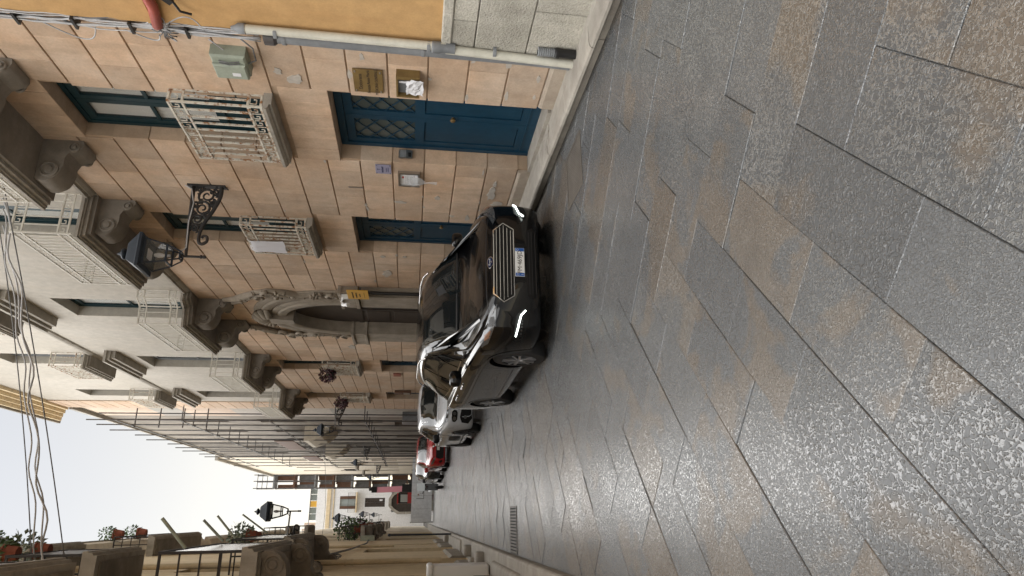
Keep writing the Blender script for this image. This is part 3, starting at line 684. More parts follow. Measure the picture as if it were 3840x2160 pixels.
for z in (13.2,12.25,11.3,10.35): MB().tube([(3.7,29.75,z),(4.6,29.75,z)], .026, 6).build('bracket_tube', M['steel'], SF)
for i, y in enumerate((30.1,33.9,37.4,40,42.4,45.2,48,51,54)):
    for z in (3.65,7.5,10.95,13.4): MB().box(3.79,3.87,y-.05,y+.05,z-.05,z+.07).build('coupler', M['steel'], SF)
cb_ = thing('cabinet', 'grey metal utility cabinet at the foot of the scaffolded house corner', 'cabinet', (4.35,30.9,.13))
MB().bev(4.12,4.5,30.2,31.7,.14,2.15,.02).build('body', M['zinc'], cb_); MB().box(4.105,4.121,30.25,31.65,.25,2.05).build('door', M['zinc'], cb_)

R3 = thing('house', 'beige plastered house with small balconies farther down on the right', 'house', (6,65,0))
wops = [(y,y+1.1,z,z+2.1) for y in (57,61,65,69.5) for z in (2.9,6.6,10.2)]
wall_open(MB(), 4.52, 5.0, 54.5, 76, 0, 16.4, wops).build('wall', M['beigewall'], R3)
MB().box(5.02,12,54.5,76,0,16.3).build('core', M['beigewall'], R3)
for y0, y1, z0, z1 in wops: MB().box(4.72,4.8,y0,y1,z0,z1).build('shutter', M['darkwood'], R3)
MB().box(4.3,12,54.3,76.2,16.4,16.6).build('eaves', M['concrete'], R3)
for y in (60.7,69.2):
    MB().box(4.0,4.52,y,y+2.2,6.4,6.55).build('balcony', M['concrete'], R3)
    mb = MB()
    for z in (6.6,7.5): mb.box(4.02,4.05,y,y+2.2,z,z+.03)
    for k in range(12): mb.box(4.02,4.04,y+k*.195,y+k*.195+.02,6.6,7.5)
    mb.build('railing', M['iron'], R3)
T2 = thing('scaffolding', 'open scaffold tower with dark netting at the far end of the street', 'scaffolding', (3.9,77,0))
zs = [0,2.2,4.2,6.27,8.2,10.2,12.1,14.3,16.4]
for x in (3.12,3.85,4.5):
    for y in (76.3,78): MB().tube([(x,y,0),(x,y,18.4)], .05, 6).build('standard', M['steel'], T2)
rt = random.Random(3)
for k, z in enumerate(zs[1:]):
    MB().box(3.05,4.6,76.3,78.1,z-.16,z).build('platform', M['zinc'] if k % 2 else M['brownwood'], T2)
    for x0 in (3.1,3.55,4.0,4.3):
        if rt.random() < .95: MB().box(x0,x0+.455,77.95+x0*.01,77.98+x0*.01,zs[k]+rt.uniform(.0,.1),z-rt.uniform(.16,.45)).build('net_panel', M['brownwood'] if rt.random() < .5 else M['net'], T2)
for z in (17.0,17.5,18.0): MB().tube([(3.0,76.3,z),(4.6,76.3,z)], .035, 6).build('guard_tube', M['steel'], T2)

# ================================================================ end of the street
WB = thing('house', 'white house with brown shutters closing the far end of the street', 'house', (1.5,88,0))
wops = [(1.02,2.52,8.3,10.2),(1.22,2.27,4.8,7.2),(.6,3.0,0,4.0),(-1.5,-.4,4.8,7.2)]
mb = MB()          # wall in the XZ plane
for o0 in (0,):
    tmp = wall_open(MB(), 86, 86.4, -4, 3.62, 0, 12.9, wops); mb.add([(v[1],v[0],v[2]) for v in tmp.v], tmp.f)
mb.build('wall', M['whiteplaster'], WB)
MB().box(-4,3.6,86.42,96,0,12.8).build('core', M['whiteplaster'], WB)
MB().box(-4,3.66,85.8,86,11.3,11.75).build('cornice', M['ochre'], WB); MB().box(-4,3.66,85.9,86,10.9,11.0).build('string_course', M['ochre'], WB)
for a, b in ((1.02,1.36),(2.18,2.52)): MB().box(a,b,86.02,86.1,8.3,10.2).build('shutter', M['brownwood'], WB)
MB().box(1.36,2.18,86.2,86.25,8.3,10.2).build('pane', M['paleglass'], WB)
for a, b in ((1.22,1.74),(1.75,2.27)): MB().box(a,b,86.02,86.1,4.8,7.2).build('shutter', M['darkwood'], WB)
MB().box(1.9,2.1,85.99,86.02,5.1,5.45).build('notice', M['paper'], WB)
MB().box(.6,2.95,85.3,86,8.12,8.28).build('balcony', M['ochre'], WB)
mb = MB()
for z in (8.35,9.15): mb.box(.62,2.93,85.32,85.35,z,z+.03)
for k in range(18): mb.box(.62+k*.135,.64+k*.135,85.32,85.34,8.28,9.15)
mb.build('railing', M['iron'], WB)
arch = [(.6,0),(3.0,0),(3.0,2.9),(2.55,3.7),(2.1,4.0),(1.35,4.0),(.95,3.6),(.6,3.0)]
MB().prism(arch, 'y', 86.1, 86.16).build('gate', M['darkwood'], WB)
for a, b in ((0,2.2),(2.2,3.3)): 
    for x0 in (.35,3.0): MB().bev(x0,x0+.26,85.85,86.1,a+.02,b-.02,.02,'+z').build('gate_stone', M['stone'], WB)
for i in range(2,7):
    a, b = arch[i], arch[i+1]; n_ = Vector((a[0]-1.8,a[1]-2)).normalized()*.35; n2 = Vector((b[0]-1.8,b[1]-2)).normalized()*.35
    MB().prism([a,b,(b[0]+n2.x,b[1]+n2.y),(a[0]+n_.x,a[1]+n_.y)], 'y', 85.88, 86.1).build('voussoir', M['stone'], WB)
for k in range(5): MB().box(-.2+k*.75,.5+k*.75,86.2,86.23,12.95,13.7).build('terrace_panel', M['yellow'] if k == 2 else M['greenglass'], WB)
MB().box(-4,3.62,86.15,86.3,13.7,13.78).build('terrace_rail', M['zinc'], WB)
PH = thing('house', 'pale pink house with a chimney and pointed gable rising behind the left roofs', 'house', (-2,100,0))
MB().box(-6,-.35,100,108,0,14.6).build('wall', M['pinkfar'], PH); MB().prism([(-2.2,14.6),(-.9,14.6),(-1.5,16.8)], 'y', 100.2, 101).build('gable', M['pinkfar'], PH)
MB().box(-.95,-.55,100.5,101,14.6,16.3).build('chimney', M['pinkfar'], PH); MB().box(-.3,2.6,99,99.2,13.2,15.2).build('parapet', M['whiteplaster'], PH)
HD = thing('hoarding', 'grey-white site hoarding panels closing off the street end', 'fence', (2,51,0))
x = -.38
while x < 4.2:
    w = .92; MB().box(x+.006,x+w-.006,51,51.03,.12,1.60).build('panel', M['hoarding'], HD); MB().box(x-.03,x+.03,51.04,51.1,0,1.66).build('post', M['steel'], HD); x += w
for x0 in (.4,1.6,2.9): MB().box(x0,x0+.7,50.9,51.15,0,.12).build('foot_block', M['concrete'], HD)
mb = MB().box(1.25,1.28,50.985,51,.7,1.25).box(1.28,1.75,50.985,51,.7,.73); mb.build('hasp', M['steel'], HD)
TH = thing('telehandler', 'red telescopic handler with faded boom parked behind the hoarding', 'machine', (1.9,56,0))
MB().box(.9,2.5,54.2,58.5,.7,1.5).build('chassis', M['redmachine'], TH)
for x0 in (.75,2.45):
    for y0 in (54.9,57.8): 
        w = MB().lathe([(.001,0),(.3,0),(.34,.02),(.55,.03),(.6,.1),(.6,.25),(.55,.32),(.001,.32)], (x0-.1,y0,.6), 'x', 18).build('wheel', M['rubber'], TH, smooth=40)
MB().box(1.02,1.74,54.4,56,1.5,2.62).build('cab', M['black'], TH); MB().box(1.1,1.66,54.36,54.4,1.85,2.45).build('windscreen', M['paleglass'], TH)
MB().box(.98,1.78,54.3,56.1,2.62,2.72).build('cab_roof', M['redmachine'], TH)
MB().obox((2.1,54.6,2.3),(2.06,55.4,4.35),.42,.3,up=(0,-1,0)).build('boom', M['pinkboom'], TH)
MB().box(1.86,2.3,55.2,55.7,4.35,4.75).box(2.0,2.2,55.1,55.4,4.7,4.95).build('boom_head', M['black'], TH); MB().box(1.85,2.45,54.3,55,1.5,2.35).build('engine_cover', M['black'], TH)
MB().box(1.0,1.8,54.0,54.2,1.55,1.9).build('counterweight', M['redmachine'], TH)

# ================================================================ left side
def left_house(label, y0, y1, z1, mat, wops, shut='darkwood', base=.6):
    h = thing('house', label, 'house', (-3,(y0+y1)/2,0))
    wall_open(MB(), -1.35, -1.05, y0, y1, 0, z1, wops).build('wall', M[mat], h)
    MB().box(-9,-1.37,y0,y1,0,z1-.05).build('core', M[mat], h)
    for a, b, c, d in wops: MB().box(-1.33,-1.27,a,b,c,d).build('shutter' if c > 1 else 'door', M[shut], h)
    return h
L1 = left_house('yellow ochre house with stone balconies and a downpipe along the left edge', 5.4, 33, 10.9, 'ochre',
    [(22.8,25.2,.13,3.1),(17,18.8,.13,2.95),(12.5,13.6,.13,2.9),(28,29.2,.13,2.9),(10.4,11.6,3.8,6.2),(16,17.2,4.3,6.6),(22.5,23.7,4.6,6.7),(27.5,28.6,4.6,6.7),(11.4,12.4,6.4,8.5),(16.5,17.6,7.9,10),(24,25.2,7.5,9.4)])
for a, b in ((5.4,12.5),(13.6,17),(18.8,22.8),(25.2,28),(29.2,33)): MB().prism([(-1.05,.1),(-.99,.1),(-.99,.5),(-1.05,.58)], 'y', a, b).build('plinth', M['stone'], L1)
MB().prism([(-1.05,10.5),(-.9,10.6),(-.78,10.8),(-.62,10.9),(-.58,11.12),(-1.05,11.2)], 'y', 5.4, 33).build('eaves', M['beigewall'], L1)
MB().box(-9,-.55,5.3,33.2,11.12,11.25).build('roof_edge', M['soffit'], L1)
dp = MB().tube([(-.96,16.6,.9),(-.96,16.6,10.7)], .062, 12)
dp.build('downpipe', M['ochre2'], L1, smooth=40)
for z in (2.9,3.05,6.2,9.4): MB().tube([(-.96,16.6,z),(-.96,16.6,z+.06)], .072, 12).build('pipe_clip', M['ochre2'], L1)
MB().tube([(-1.0,26.5,2.2),(-1.0,26.5,7),(-1.03,26.6,7.2)], .05, 8).build('conduit', M['ochre2'], L1)
def left_balcony(h, y0, y1, zb, xo, rail_mat, n=3, hor=True, panel=True, corbels=True, H=1.02):
    sl = MB().prism([(-1.05,zb),(xo-.06,zb),(xo-.06,zb+.05),(xo-.02,zb+.07),(xo-.02,zb+.12),(xo,zb+.13),(xo,zb+.2),(-1.05,zb+.2)], 'y', y0, y1).build('balcony', M['stone'], h)
    MB().box(-1.0,xo-.14,y0+.12,y1-.12,zb-.03,zb+.02).build('soffit', M['soffit'], sl)
    if corbels:
        for yc in (y0+.35,y1-.35): corbel(sl, yc, .34, xo, zb, .55, -1.05, 1)
    mb = MB(); X = xo-.05; zt = zb+.2+H
    for y in (y0+.05,y1-.05): mb.box(X-.018,X+.018,y-.018,y+.018,zb+.2,zt)
    mb.box(X-.02,X+.02,y0+.04,y1-.04,zt-.03,zt+.01)
    mb.box(-1.05,X,y0+.035,y0+.065,zt-.03,zt).box(-1.05,X,y1-.065,y1-.035,zt-.03,zt)
    rl = mb.build('railing', rail_mat, sl)
    for k in range(1,4):
        for yy in (y0+.05,y1-.05): MB().box(-1.05,X,yy-.008,yy+.008,zb+.2+k*H/4-.01,zb+.2+k*H/4+.01).build('bar', rail_mat, rl)
    MB().box(-.72,-.69,y0+.04,y0+.06,zb+.2,zt).build('post', rail_mat, rl)
    if panel: MB().box(X-.006,X+.006,y0+.07,y1-.07,zb+.25,zt-.04).build('panel', M['greenglass'] if panel == 1 else M['darkwood'], rl)
    return sl
left_balcony(L1, 9.5, 12.5, 3.58, -.34, M['iron'])
left_balcony(L1, 14.9, 18.5, 4.0, -.34, M['iron'])
left_balcony(L1, 7.6, 9.2, 5.6, -.40, M['iron'], panel=2, corbels=False)
left_balcony(L1, 10.9, 12.75, 6.08, -.40, M['iron'], panel=2, corbels=False)
left_balcony(L1, 14.9, 17.3, 8.95, -.42, M['iron'], panel=0, corbels=False)
left_balcony(L1, 23.5, 28.5, 9.6, -.42, M['iron'], panel=0, corbels=False)
MB().obox((-.62,24.0,4.55),(-1.05,24.0,5.3),.03,1.6,up=(0,1,0)).build('awning', M['darkwood'], L1)
L2 = left_house('dull ochre house with plant filled balconies halfway down the left side', 33, 52, 10.6, 'ochre2',
    [(35,36.2,.13,2.8),(40,41.2,.13,2.8),(46,47.5,.13,3),(36,37,4,6.2),(41,42,4,6.2),(47,48,4,6.2),(36,37,7.6,9.7),(41,42,7.6,9.7),(47,48,7.6,9.7)])
left_balcony(L2, 34.5, 38, 3.8, -.36, M['iron'], panel=0); left_balcony(L2, 40.3, 43, 3.8, -.36, M['iron'], panel=2); left_balcony(L2, 46, 49, 3.8, -.36, M['iron'], panel=0)
left_balcony(L2, 35, 38, 7.4, -.36, M['iron'], panel=0, corbels=False); left_balcony(L2, 41, 44, 7.4, -.36, M['iron'], panel=2, corbels=False)
MB().prism([(-1.05,10.4),(-.8,10.5),(-.7,10.7),(-1.05,10.8)], 'y', 33, 52).build('eaves', M['beigewall'], L2)
L3 = left_house('brownish old house at the far end of the left side', 52, 84, 10.5, 'beigewall',
    [(y,y+1.2,z,z+2) for y in (54,59,64,69,74) for z in (.5,4,7.4)])
for y in (54,62,70): left_balcony(L3, y, y+3, 3.7, -.36, M['iron'], panel=0, corbels=False)
# washing-line poles on the two lower balconies
for n, (b_, t_) in enumerate((((-.34,9.6,4.5),(.03,9.6,4.84)),((-.34,12.45,4.76),(.0,12.45,5.12)),((-.36,14.95,5.16),(.08,14.95,5.56)),((-.34,18.4,5.2),(.12,18.4,5.86)))):
    po = MB().tube([b_,t_], .022, 10).build('line_pole', M['greenbox'])
    tag(po, ('greenish washing-line pole slanting up from the near corner of the lowest left balcony','greenish washing-line pole slanting from the far corner of the lowest left balcony','greenish washing-line pole at the near end of the second left balcony','shortest washing-line pole at the far end of the second left balcony')[n], 'pole', 'washing-line poles')
# white plastic bin cut by the frame, stone guard blocks at the kerb
wb = thing('waste_container', 'white plastic container with rounded corners at the left edge by the kerb', 'bin', (-1.1,13.4,0))
def rbox(mb, x0, x1, y0, y1, z0, z1, r, n=4):
    ring = []
    for cx, cy, a0 in ((x1-r,y0+r,-90),(x1-r,y1-r,0),(x0+r,y1-r,90),(x0+r,y0+r,180)):
        for k in range(n+1): a = R(a0+90*k/n); ring.append((cx+r*math.cos(a),cy+r*math.sin(a)))
    cx, cy = (x0+x1)/2, (y0+y1)/2; rows = []
    for k in range(n+1):
        a = R(90*k/n); i = r*(1-math.sin(a)); z = z0+r*(1-math.cos(a)) if False else z0+r-r*math.cos(a)
        rows.append([(cx+(p-cx)*(1-i/((x1-x0)/2)),cy+(q-cy)*(1-i/((y1-y0)/2)),z) for p, q in ring])
    for k in range(n+1):
        a = R(90*k/n); i = r*(1-math.cos(a)); z = z1-r+r*math.sin(a)
        rows.append([(cx+(p-cx)*(1-i/((x1-x0)/2)),cy+(q-cy)*(1-i/((y1-y0)/2)),z) for p, q in ring])
    m_ = len(ring); mb.grid(rows, closed=True); b = len(mb.v)-m_*len(rows)
    mb.f.append(tuple(b+i for i in range(m_))[::-1]); mb.f.append(tuple(b+m_*(len(rows)-1)+i for i in range(m_))); return mb
rbox(MB(), -1.75, -.86, 13.2, 13.85, .14, 1.22, .05).build('body', M['whiteplastic'], wb, smooth=60)
rbox(MB(), -1.78, -.84, 13.17, 13.88, 1.18, 1.30, .045).build('lid', M['whiteplastic'], wb, smooth=60)
for n, (x0,x1,y0,y1,z1,r) in enumerate(((-.96,-.70,14.25,14.75,.30,.07),(-.95,-.68,17.3,17.8,.31,.07),(-.99,-.66,20.6,26.5,.18,.05),(-1.02,-.86,15.4,15.7,.34,.06),(-1.04,-.76,9.6,12.6,.2,.06),(-.96,-.70,27.5,28.2,.3,.06))):
    ob = rbox(MB(), x0,x1,y0,y1,.0,z1,r).build('guard_stone', M['kerb'], smooth=60)
    tag(ob, ('worn round-topped guard stone just beyond the white container','worn guard stone standing before the long stone step','long low stone step against the left house wall','small squat stone tucked behind the nearest guard stone','long worn stone kerb block in front of the white container','farthest guard stone past the long stone step')[n], 'stone', 'guard stones along the left kerb')
ps = thing('post', 'thin dark green post at the left kerb beyond the guard stones', 'post', (-.62,25.9,.1)); MB().tube([(-.62,25.9,.12),(-.62,25.9,2.35)], .03, 8).build('pole', M['lampblue'], ps); MB().lathe([(.001,.06),(.05,.03),(.05,-.03),(.03,-.05)], (-.62,25.9,2.38), 'z', 10).build('cap', M['lampblue'], ps)
# ================================================================ vehicles
def paint(name, col, rough=.18, flake=.0):
    mt, t, b = principled(name); b.inputs['Base Color'].default_value = (*col,1); b.inputs['Roughness'].default_value = rough
    b.inputs['Coat Weight'].default_value = 1; b.inputs['Coat Roughness'].default_value = .02; b.inputs['Specular IOR Level'].default_value = .15
    d = noise(t, 2.5, 5, .6, pos(t)); rr = N(t, "ShaderNodeMapRange"); t.links.new(d, rr.inputs[0]); rr.inputs[3].default_value = rough*.7; rr.inputs[4].default_value = rough*1.6; t.links.new(rr.outputs[0], b.inputs['Roughness'])
    M[name] = mt; return b
paint('carblack', (.0025,.0025,.003)).inputs['Coat Weight'].default_value = .6; paint('carwhite', (.50,.52,.55), .25); paint('carred', (.38,.018,.02), .22); paint('cargrey', (.03,.032,.036), .25)
simple('trim', (.006,.006,.0065), .5, spec=.3); simple('drl', (1,1,1), .3, emit=(.9,1,.93), es=1.3); simple('plateblue', (.01,.09,.36), .4); simple('platewhite', (.72,.73,.72), .45); simple('reflector', (.16,.165,.17), .28, 1)
simple('tyre', (.02,.02,.021), .75); simple('badgeblue', (.004,.01,.04), .3, spec=.2)
def section(k):
    y, w, zb, zs, wg, wt, ze, zt = k
    return [(0,zb),(.75*w,zb),(.93*w,zb+.03),(.985*w,zb+.13),(w,zb+.5*(zs-zb)),(.998*w,zs-.12),(.975*w,zs-.03),(.95*w,zs),(wg,zs+.02),(wg+(wt-wg)*.5+.015,zs+.02+(ze-zs-.02)*.5),(wt+.012,ze-.05),(wt-.01,ze),(wt*.8,ze+.62*(zt-ze)),(wt*.45,zt-.012),(0,zt)]
def catmull(a, b, c, d, ya, yb, yc, yd, y):
    t = (y-yb)/(yc-yb); out = []
    for p0, p1, p2, p3 in zip(a, b, c, d):
        o = []
        for i in (0,1):
            m1 = (p2[i]-p0[i])/(yc-ya)*(yc-yb); m2 = (p3[i]-p1[i])/(yd-yb)*(yc-yb)
            o.append((2*t**3-3*t*t+1)*p1[i]+(t**3-2*t*t+t)*m1+(-2*t**3+3*t*t)*p2[i]+(t**3-t*t)*m2)
        out.append(tuple(o))
    return out
def car_body(keys, wheels, rw):
    ks = [keys[0]]+list(keys)+[keys[-1]]; S = [section(k) for k in ks]; Y = [k[0] for k in ks]; Y[0] -= .08; Y[-1] += .08
    rows = []
    for i in range(1, len(ks)-2):
        n = max(3, int((Y[i+1]-Y[i])/.06))
        for j in range(n+(1 if i == len(ks)-3 else 0)):
            y = Y[i]+(Y[i+1]-Y[i])*j/n; s = catmull(S[i-1],S[i],S[i+1],S[i+2],Y[i-1],Y[i],Y[i+1],Y[i+2],y)
            half = []
            for a in range(len(s)-1):
                for u in (0,.5):
                    p0, p1, p2, p3 = s[max(a-1,0)], s[a], s[a+1], s[min(a+2,len(s)-1)]
                    h = lambda q: tuple(.5*((2*p1[d])+(-p0[d]+p2[d])*q+(2*p0[d]-5*p1[d]+4*p2[d]-p3[d])*q*q+(-p0[d]+3*p1[d]-3*p2[d]+p3[d])*q**3) for d in (0,1))
                    half.append(h(u))
            half.append(s[-1]); half[0] = (0,half[0][1])
            ring = [(x,y,z) for x, z in half]+[(-x,y,z) for x, z in half[-2:0:-1]]; rows.append(ring)
    mb = MB().grid(rows, closed=True); m_ = len(rows[0]); n = len(rows)
    mb.f.append(tuple(range(m_))[::-1]); mb.f.append(tuple(range((n-1)*m_,n*m_)))
    bm = bmesh.new(); vs = [bm.verts.new(v) for v in mb.v]
    for f in mb.f:
        try: bm.faces.new([vs[i] for i in f])
        except ValueError: pass
    bmesh.ops.recalc_face_normals(bm, faces=bm.faces); bvh = BVHTree.FromBMesh(bm)
    me = bpy.data.meshes.new('body'); bm.to_mesh(me); bm.free()
    return me, bvh
def cut_arches(me, wheels, ra, xin):
    ob = bpy.data.objects.new('tmp_body', me); COL.objects.link(ob)
    cm = MB()
    for y, z in wheels:
        for s_ in (-1,1):
            x0, x1 = sorted((s_*xin, s_*1.3)); cm.lathe([(.0005,x0),(ra,x0),(ra,x1),(.0005,x1)], (0,y,z), 'x', 40)
    cme = bpy.data.meshes.new('cut'); cme.from_pydata(cm.v, [], cm.f); bm = bmesh.new(); bm.from_mesh(cme); bmesh.ops.remove_doubles(bm, verts=bm.verts, dist=.002); bmesh.ops.recalc_face_normals(bm, faces=bm.faces); bm.to_mesh(cme); bm.free()
    co = bpy.data.objects.new('tmp_cut', cme); COL.objects.link(co)
    md = ob.modifiers.new('b', 'BOOLEAN'); md.object = co; md.operation = 'DIFFERENCE'; md.solver = 'EXACT'
    bpy.context.view_layer.update(); out = bpy.data.meshes.new_from_object(ob.evaluated_get(bpy.context.evaluated_depsgraph_get()))
    bpy.data.objects.remove(ob); bpy.data.objects.remove(co); return out
def inpoly(p, poly):
    c = False; n = len(poly)
    for i in range(n):
        a, b = poly[i], poly[i-1]
        if (a[1] > p[1]) != (b[1] > p[1]) and p[0] < (b[0]-a[0])*(p[1]-a[1])/(b[1]-a[1])+a[0]: c = not c
    return c
def drape(bvh, poly, axis, off, res=.05, side=1):
    """lay a flat outline on the body: axis 'y' = from the front (x,z), 'x' = from the side (y,z), 'z' = from above (x,y)"""
    pts = []
    for i in range(len(poly)):
        a, b = Vector(poly[i]), Vector(poly[(i+1)%len(poly)]); k = max(1, int((b-a).length/res))
        pts += [a+(b-a)*j/k for j in range(k)]
    ring = list(range(len(pts))); x0, x1 = min(p[0] for p in pts), max(p[0] for p in pts); y0, y1 = min(p[1] for p in pts), max(p[1] for p in pts)
    rp = [tuple(p) for p in pts]; x = x0+res*.6
    while x < x1:
        y = y0+res*.6
        while y < y1:
            if inpoly((x,y), rp) and min((Vector((x,y))-q).length for q in pts[:len(ring)]) > res*.45: pts.append(Vector((x,y)))
            y += res
        x += res
    v, e, f, *_ = delaunay_2d_cdt([Vector(p) for p in pts], [], [ring], 1, 1e-5)
    out = []; D = {'y':Vector((0,1,0)),'x':Vector((-side,0,0)),'z':Vector((0,0,-1))}[axis]
    for p in v:
        o = Vector((p[0],-2,p[1])) if axis == 'y' else Vector((side*3,p[0],p[1])) if axis == 'x' else Vector((p[0],p[1],4))
        h = bvh.ray_cast(o, D)
        if h[0] is None:
            h = bvh.find_nearest(o+D*(2.1 if axis != 'z' else 3)); 
        nn = h[1] if h[1].dot(D) < 0 else -h[1]; out.append(h[0]-D*off*.6+nn*off*.4)
    mb = MB(); mb.add(out, f); return mb
def strip(bvh, line, axis, w, off, side=1, res=.05):
    """thin ribbon of width w along a 2-D polyline, laid on the body"""
    L, Rr = [], []; sm = []
    for a, b in zip(line, line[1:]):
        k = max(1, int(math.hypot(b[0]-a[0],b[1]-a[1])/res)); sm += [(a[0]+(b[0]-a[0])*j/k, a[1]+(b[1]-a[1])*j/k) for j in range(k)]
    sm.append(line[-1]); n = len(sm)
    for i, p in enumerate(sm):
        a, b = Vector(sm[max(i-1,0)]), Vector(sm[min(i+1,n-1)]); d = (b-a).normalized(); q = Vector((-d.y,d.x))*w/2; L.append((p[0]+q.x,p[1]+q.y)); Rr.append((p[0]-q.x,p[1]-q.y))
    D = {'y':Vector((0,1,0)),'x':Vector((-side,0,0)),'z':Vector((0,0,-1))}[axis]; rows = []
    for a, b in zip(L, Rr):
        r = []
        for p in (a, b):
            o = Vector((p[0],-2,p[1])) if axis == 'y' else Vector((side*3,p[0],p[1])) if axis == 'x' else Vector((p[0],p[1],4))
            h = bvh.ray_cast(o, D)
            if h[0] is None: h = bvh.find_nearest(o+D*2)
            nn = h[1] if h[1].dot(D) < 0 else -h[1]; r.append(h[0]-D*off*.5+nn*off*.5)
        rows.append(r)
    return MB().grid(rows)
def wheel(parent, x, y, z, r, side, style='alloy', n=10):
    w = .21; o = side
    t = MB().lathe([(r*.64,-w/2),(r*.80,-w/2),(r*.95,-w/2+.01),(r,-w/2+.045),(r,w/2-.045),(r*.95,w/2-.01),(r*.80,w/2),(r*.66,w/2-.012),(r*.64,-w/2)], (x,y,z), 'x', 40).build('wheel', M['tyre'], parent, smooth=45)
    f = w/2*o
    MB().lathe([(r*.665,f*1.0),(r*.68,f*.92),(r*.62,f*.86),(r*.60,f*.2),(r*.3,f*.15),(.001,f*.15)], (x,y,z), 'x', 32).build('rim', M['alu'] if style == 'alloy' else M['black'], t, smooth=40)
    MB().lathe([(r*.58,f*.3),(.001,f*.3)], (x,y,z), 'x', 24).build('brake', M['trim'], t)
    sp = MB()
    for k in range(n):
        a = 2*math.pi*(k//2*2+(.32 if k % 2 else -.32)+.5)/n; c, s_ = math.cos(a), math.sin(a); p = lambda rr, xx: (x+xx,y+rr*c,z+rr*s_)
        sp.obox(p(r*.12,f*.86),p(r*.64,f*.90),.032,.03,up=(1,0,0))
    sp.lathe([(r*.17,f*.8),(r*.16,f*.95),(.001,f*.97)], (x,y,z), 'x', 16)
    sp.build('spokes', M['alu'] if style == 'alloy' else M['trim'], t)
    return t
def inset_part(t, mb, name, mat, smooth=True): return mb.build(name, mat, t, smooth=smooth, fix=False)
def plate_text(t, body, y, z, size): text(body, size, M['ink'], t, (.0,y,z), (1,0,0), (0,0,1))

def common(t, me, bvh, K):
    """glass, wheels, mirrors, seams shared by the cars; K = dict of measures"""
    ob = bpy.data.objects.new('body', cut_arches(me, K['wheels'], K['ra'], K['xin'])); COL.objects.link(ob); ob.parent = t
    ob.data.materials.clear(); ob.data.materials.append(K['paint'])
    for p in ob.data.polygons: p.use_smooth = True
    ob.data.set_sharp_from_angle(angle=R(38))
    for y, z in K['wheels']:
        for s_ in (-1,1):
            wheel(t, s_*K['xw'], y, z, K['rw'], s_, K.get('style','alloy'))
            ar = [(y+K['ra']*math.cos(a),z+K['ra']*math.sin(a)) for a in [math.pi*(k/16*1.16-.08) for k in range(17)]]
            inset_part(t, strip(bvh, [(p[0]*1.0+(p[0]-y)*.03,p[1]+(p[1]-z)*.03) for p in ar], 'x', K.get('lip',.03), .006, s_), 'arch_trim', K.get('lipmat') or K['paint'])
            MB().lathe([(K['ra']*.98,s_*K['xin']),(.001,s_*K['xin'])], (0,y,z), 'x', 20).build('wheel_well', M['trim'], t)
    inset_part(t, drape(bvh, K['ws'], 'y', .006, .07), 'windscreen', M['carglass'])
    for s_ in (-1,1):
        for q in K['side']: inset_part(t, drape(bvh, q, 'x', .006, .06, s_), 'side_window', M['carglass'])
        for q in K['seams']: inset_part(t, strip(bvh, q, 'x', .007, .003, s_), 'door_seam', M['black'])
        for n_, q in enumerate(K.get('chrome',())): inset_part(t, strip(bvh, q, 'x', .013, .009, s_), 'window_trim', M['chrome'] if n_ == 0 else M['trim'])
        for y, z in K['handles']:
            x = s_*(bvh.ray_cast(Vector((3,y,z)), Vector((-1,0,0)))[0].x)
            MB().tube([(x,y-.09,z),(x+s_*.035,y-.07,z+.003),(x+s_*.038,y+.07,z+.008),(x,y+.09,z+.01)], .013, 8).build('door_handle', M['chrome'] if K.get('chromeh') else K['paint'], t, smooth=True)
        mx, my, mz = K['mirror']
        rows = []
        for k in range(9):
            a = math.pi*k/8; yy = my-.10*math.cos(a)*.75; rr = max(.004, math.sin(a)); rows.append([(s_*(mx+.115*rr*(abs(math.cos(b))**.7)*(1 if math.cos(b) > 0 else -1)), yy, mz+.085*rr*(abs(math.sin(b))**.7)*(1 if math.sin(b) > 0 else -1)) for b in [2*math.pi*j/16 for j in range(16)]])
        mr = MB().grid(rows, closed=True).build('mirror', K['mirrormat'], t, smooth=True)
        MB().obox((s_*(mx-.16),my+.02,mz-.075),(s_*(mx-.03),my,mz-.05),.06,.04).build('mirror_arm', M['trim'], mr)
    return ob

# ---- black people carrier facing the camera
FK = [(0,.62,.25,.70,.55,.47,.75,.79),(.10,.79,.20,.77,.69,.63,.82,.86),(.30,.895,.18,.84,.79,.74,.895,.935),(.60,.94,.17,.895,.84,.80,.955,.995),(1.0,.955,.17,.935,.86,.80,1.02,1.065),
      (1.25,.958,.17,.955,.86,.745,1.12,1.20),(1.65,.958,.17,.975,.85,.68,1.32,1.41),(2.1,.958,.17,.99,.84,.615,1.49,1.575),(2.7,.958,.17,1.005,.84,.61,1.545,1.64),(3.4,.957,.18,1.02,.83,.60,1.535,1.635),
      (4.1,.95,.20,1.04,.81,.575,1.475,1.57),(4.5,.925,.24,1.04,.78,.55,1.36,1.45),(4.72,.87,.30,.98,.72,.54,1.12,1.18),(4.80,.80,.36,.82,.66,.48,.88,.90)]
FORD = thing('car', 'glossy black people carrier with lit running lights parked facing the camera', 'car', (0,0,0))
me, bv = car_body(FK, None, None)
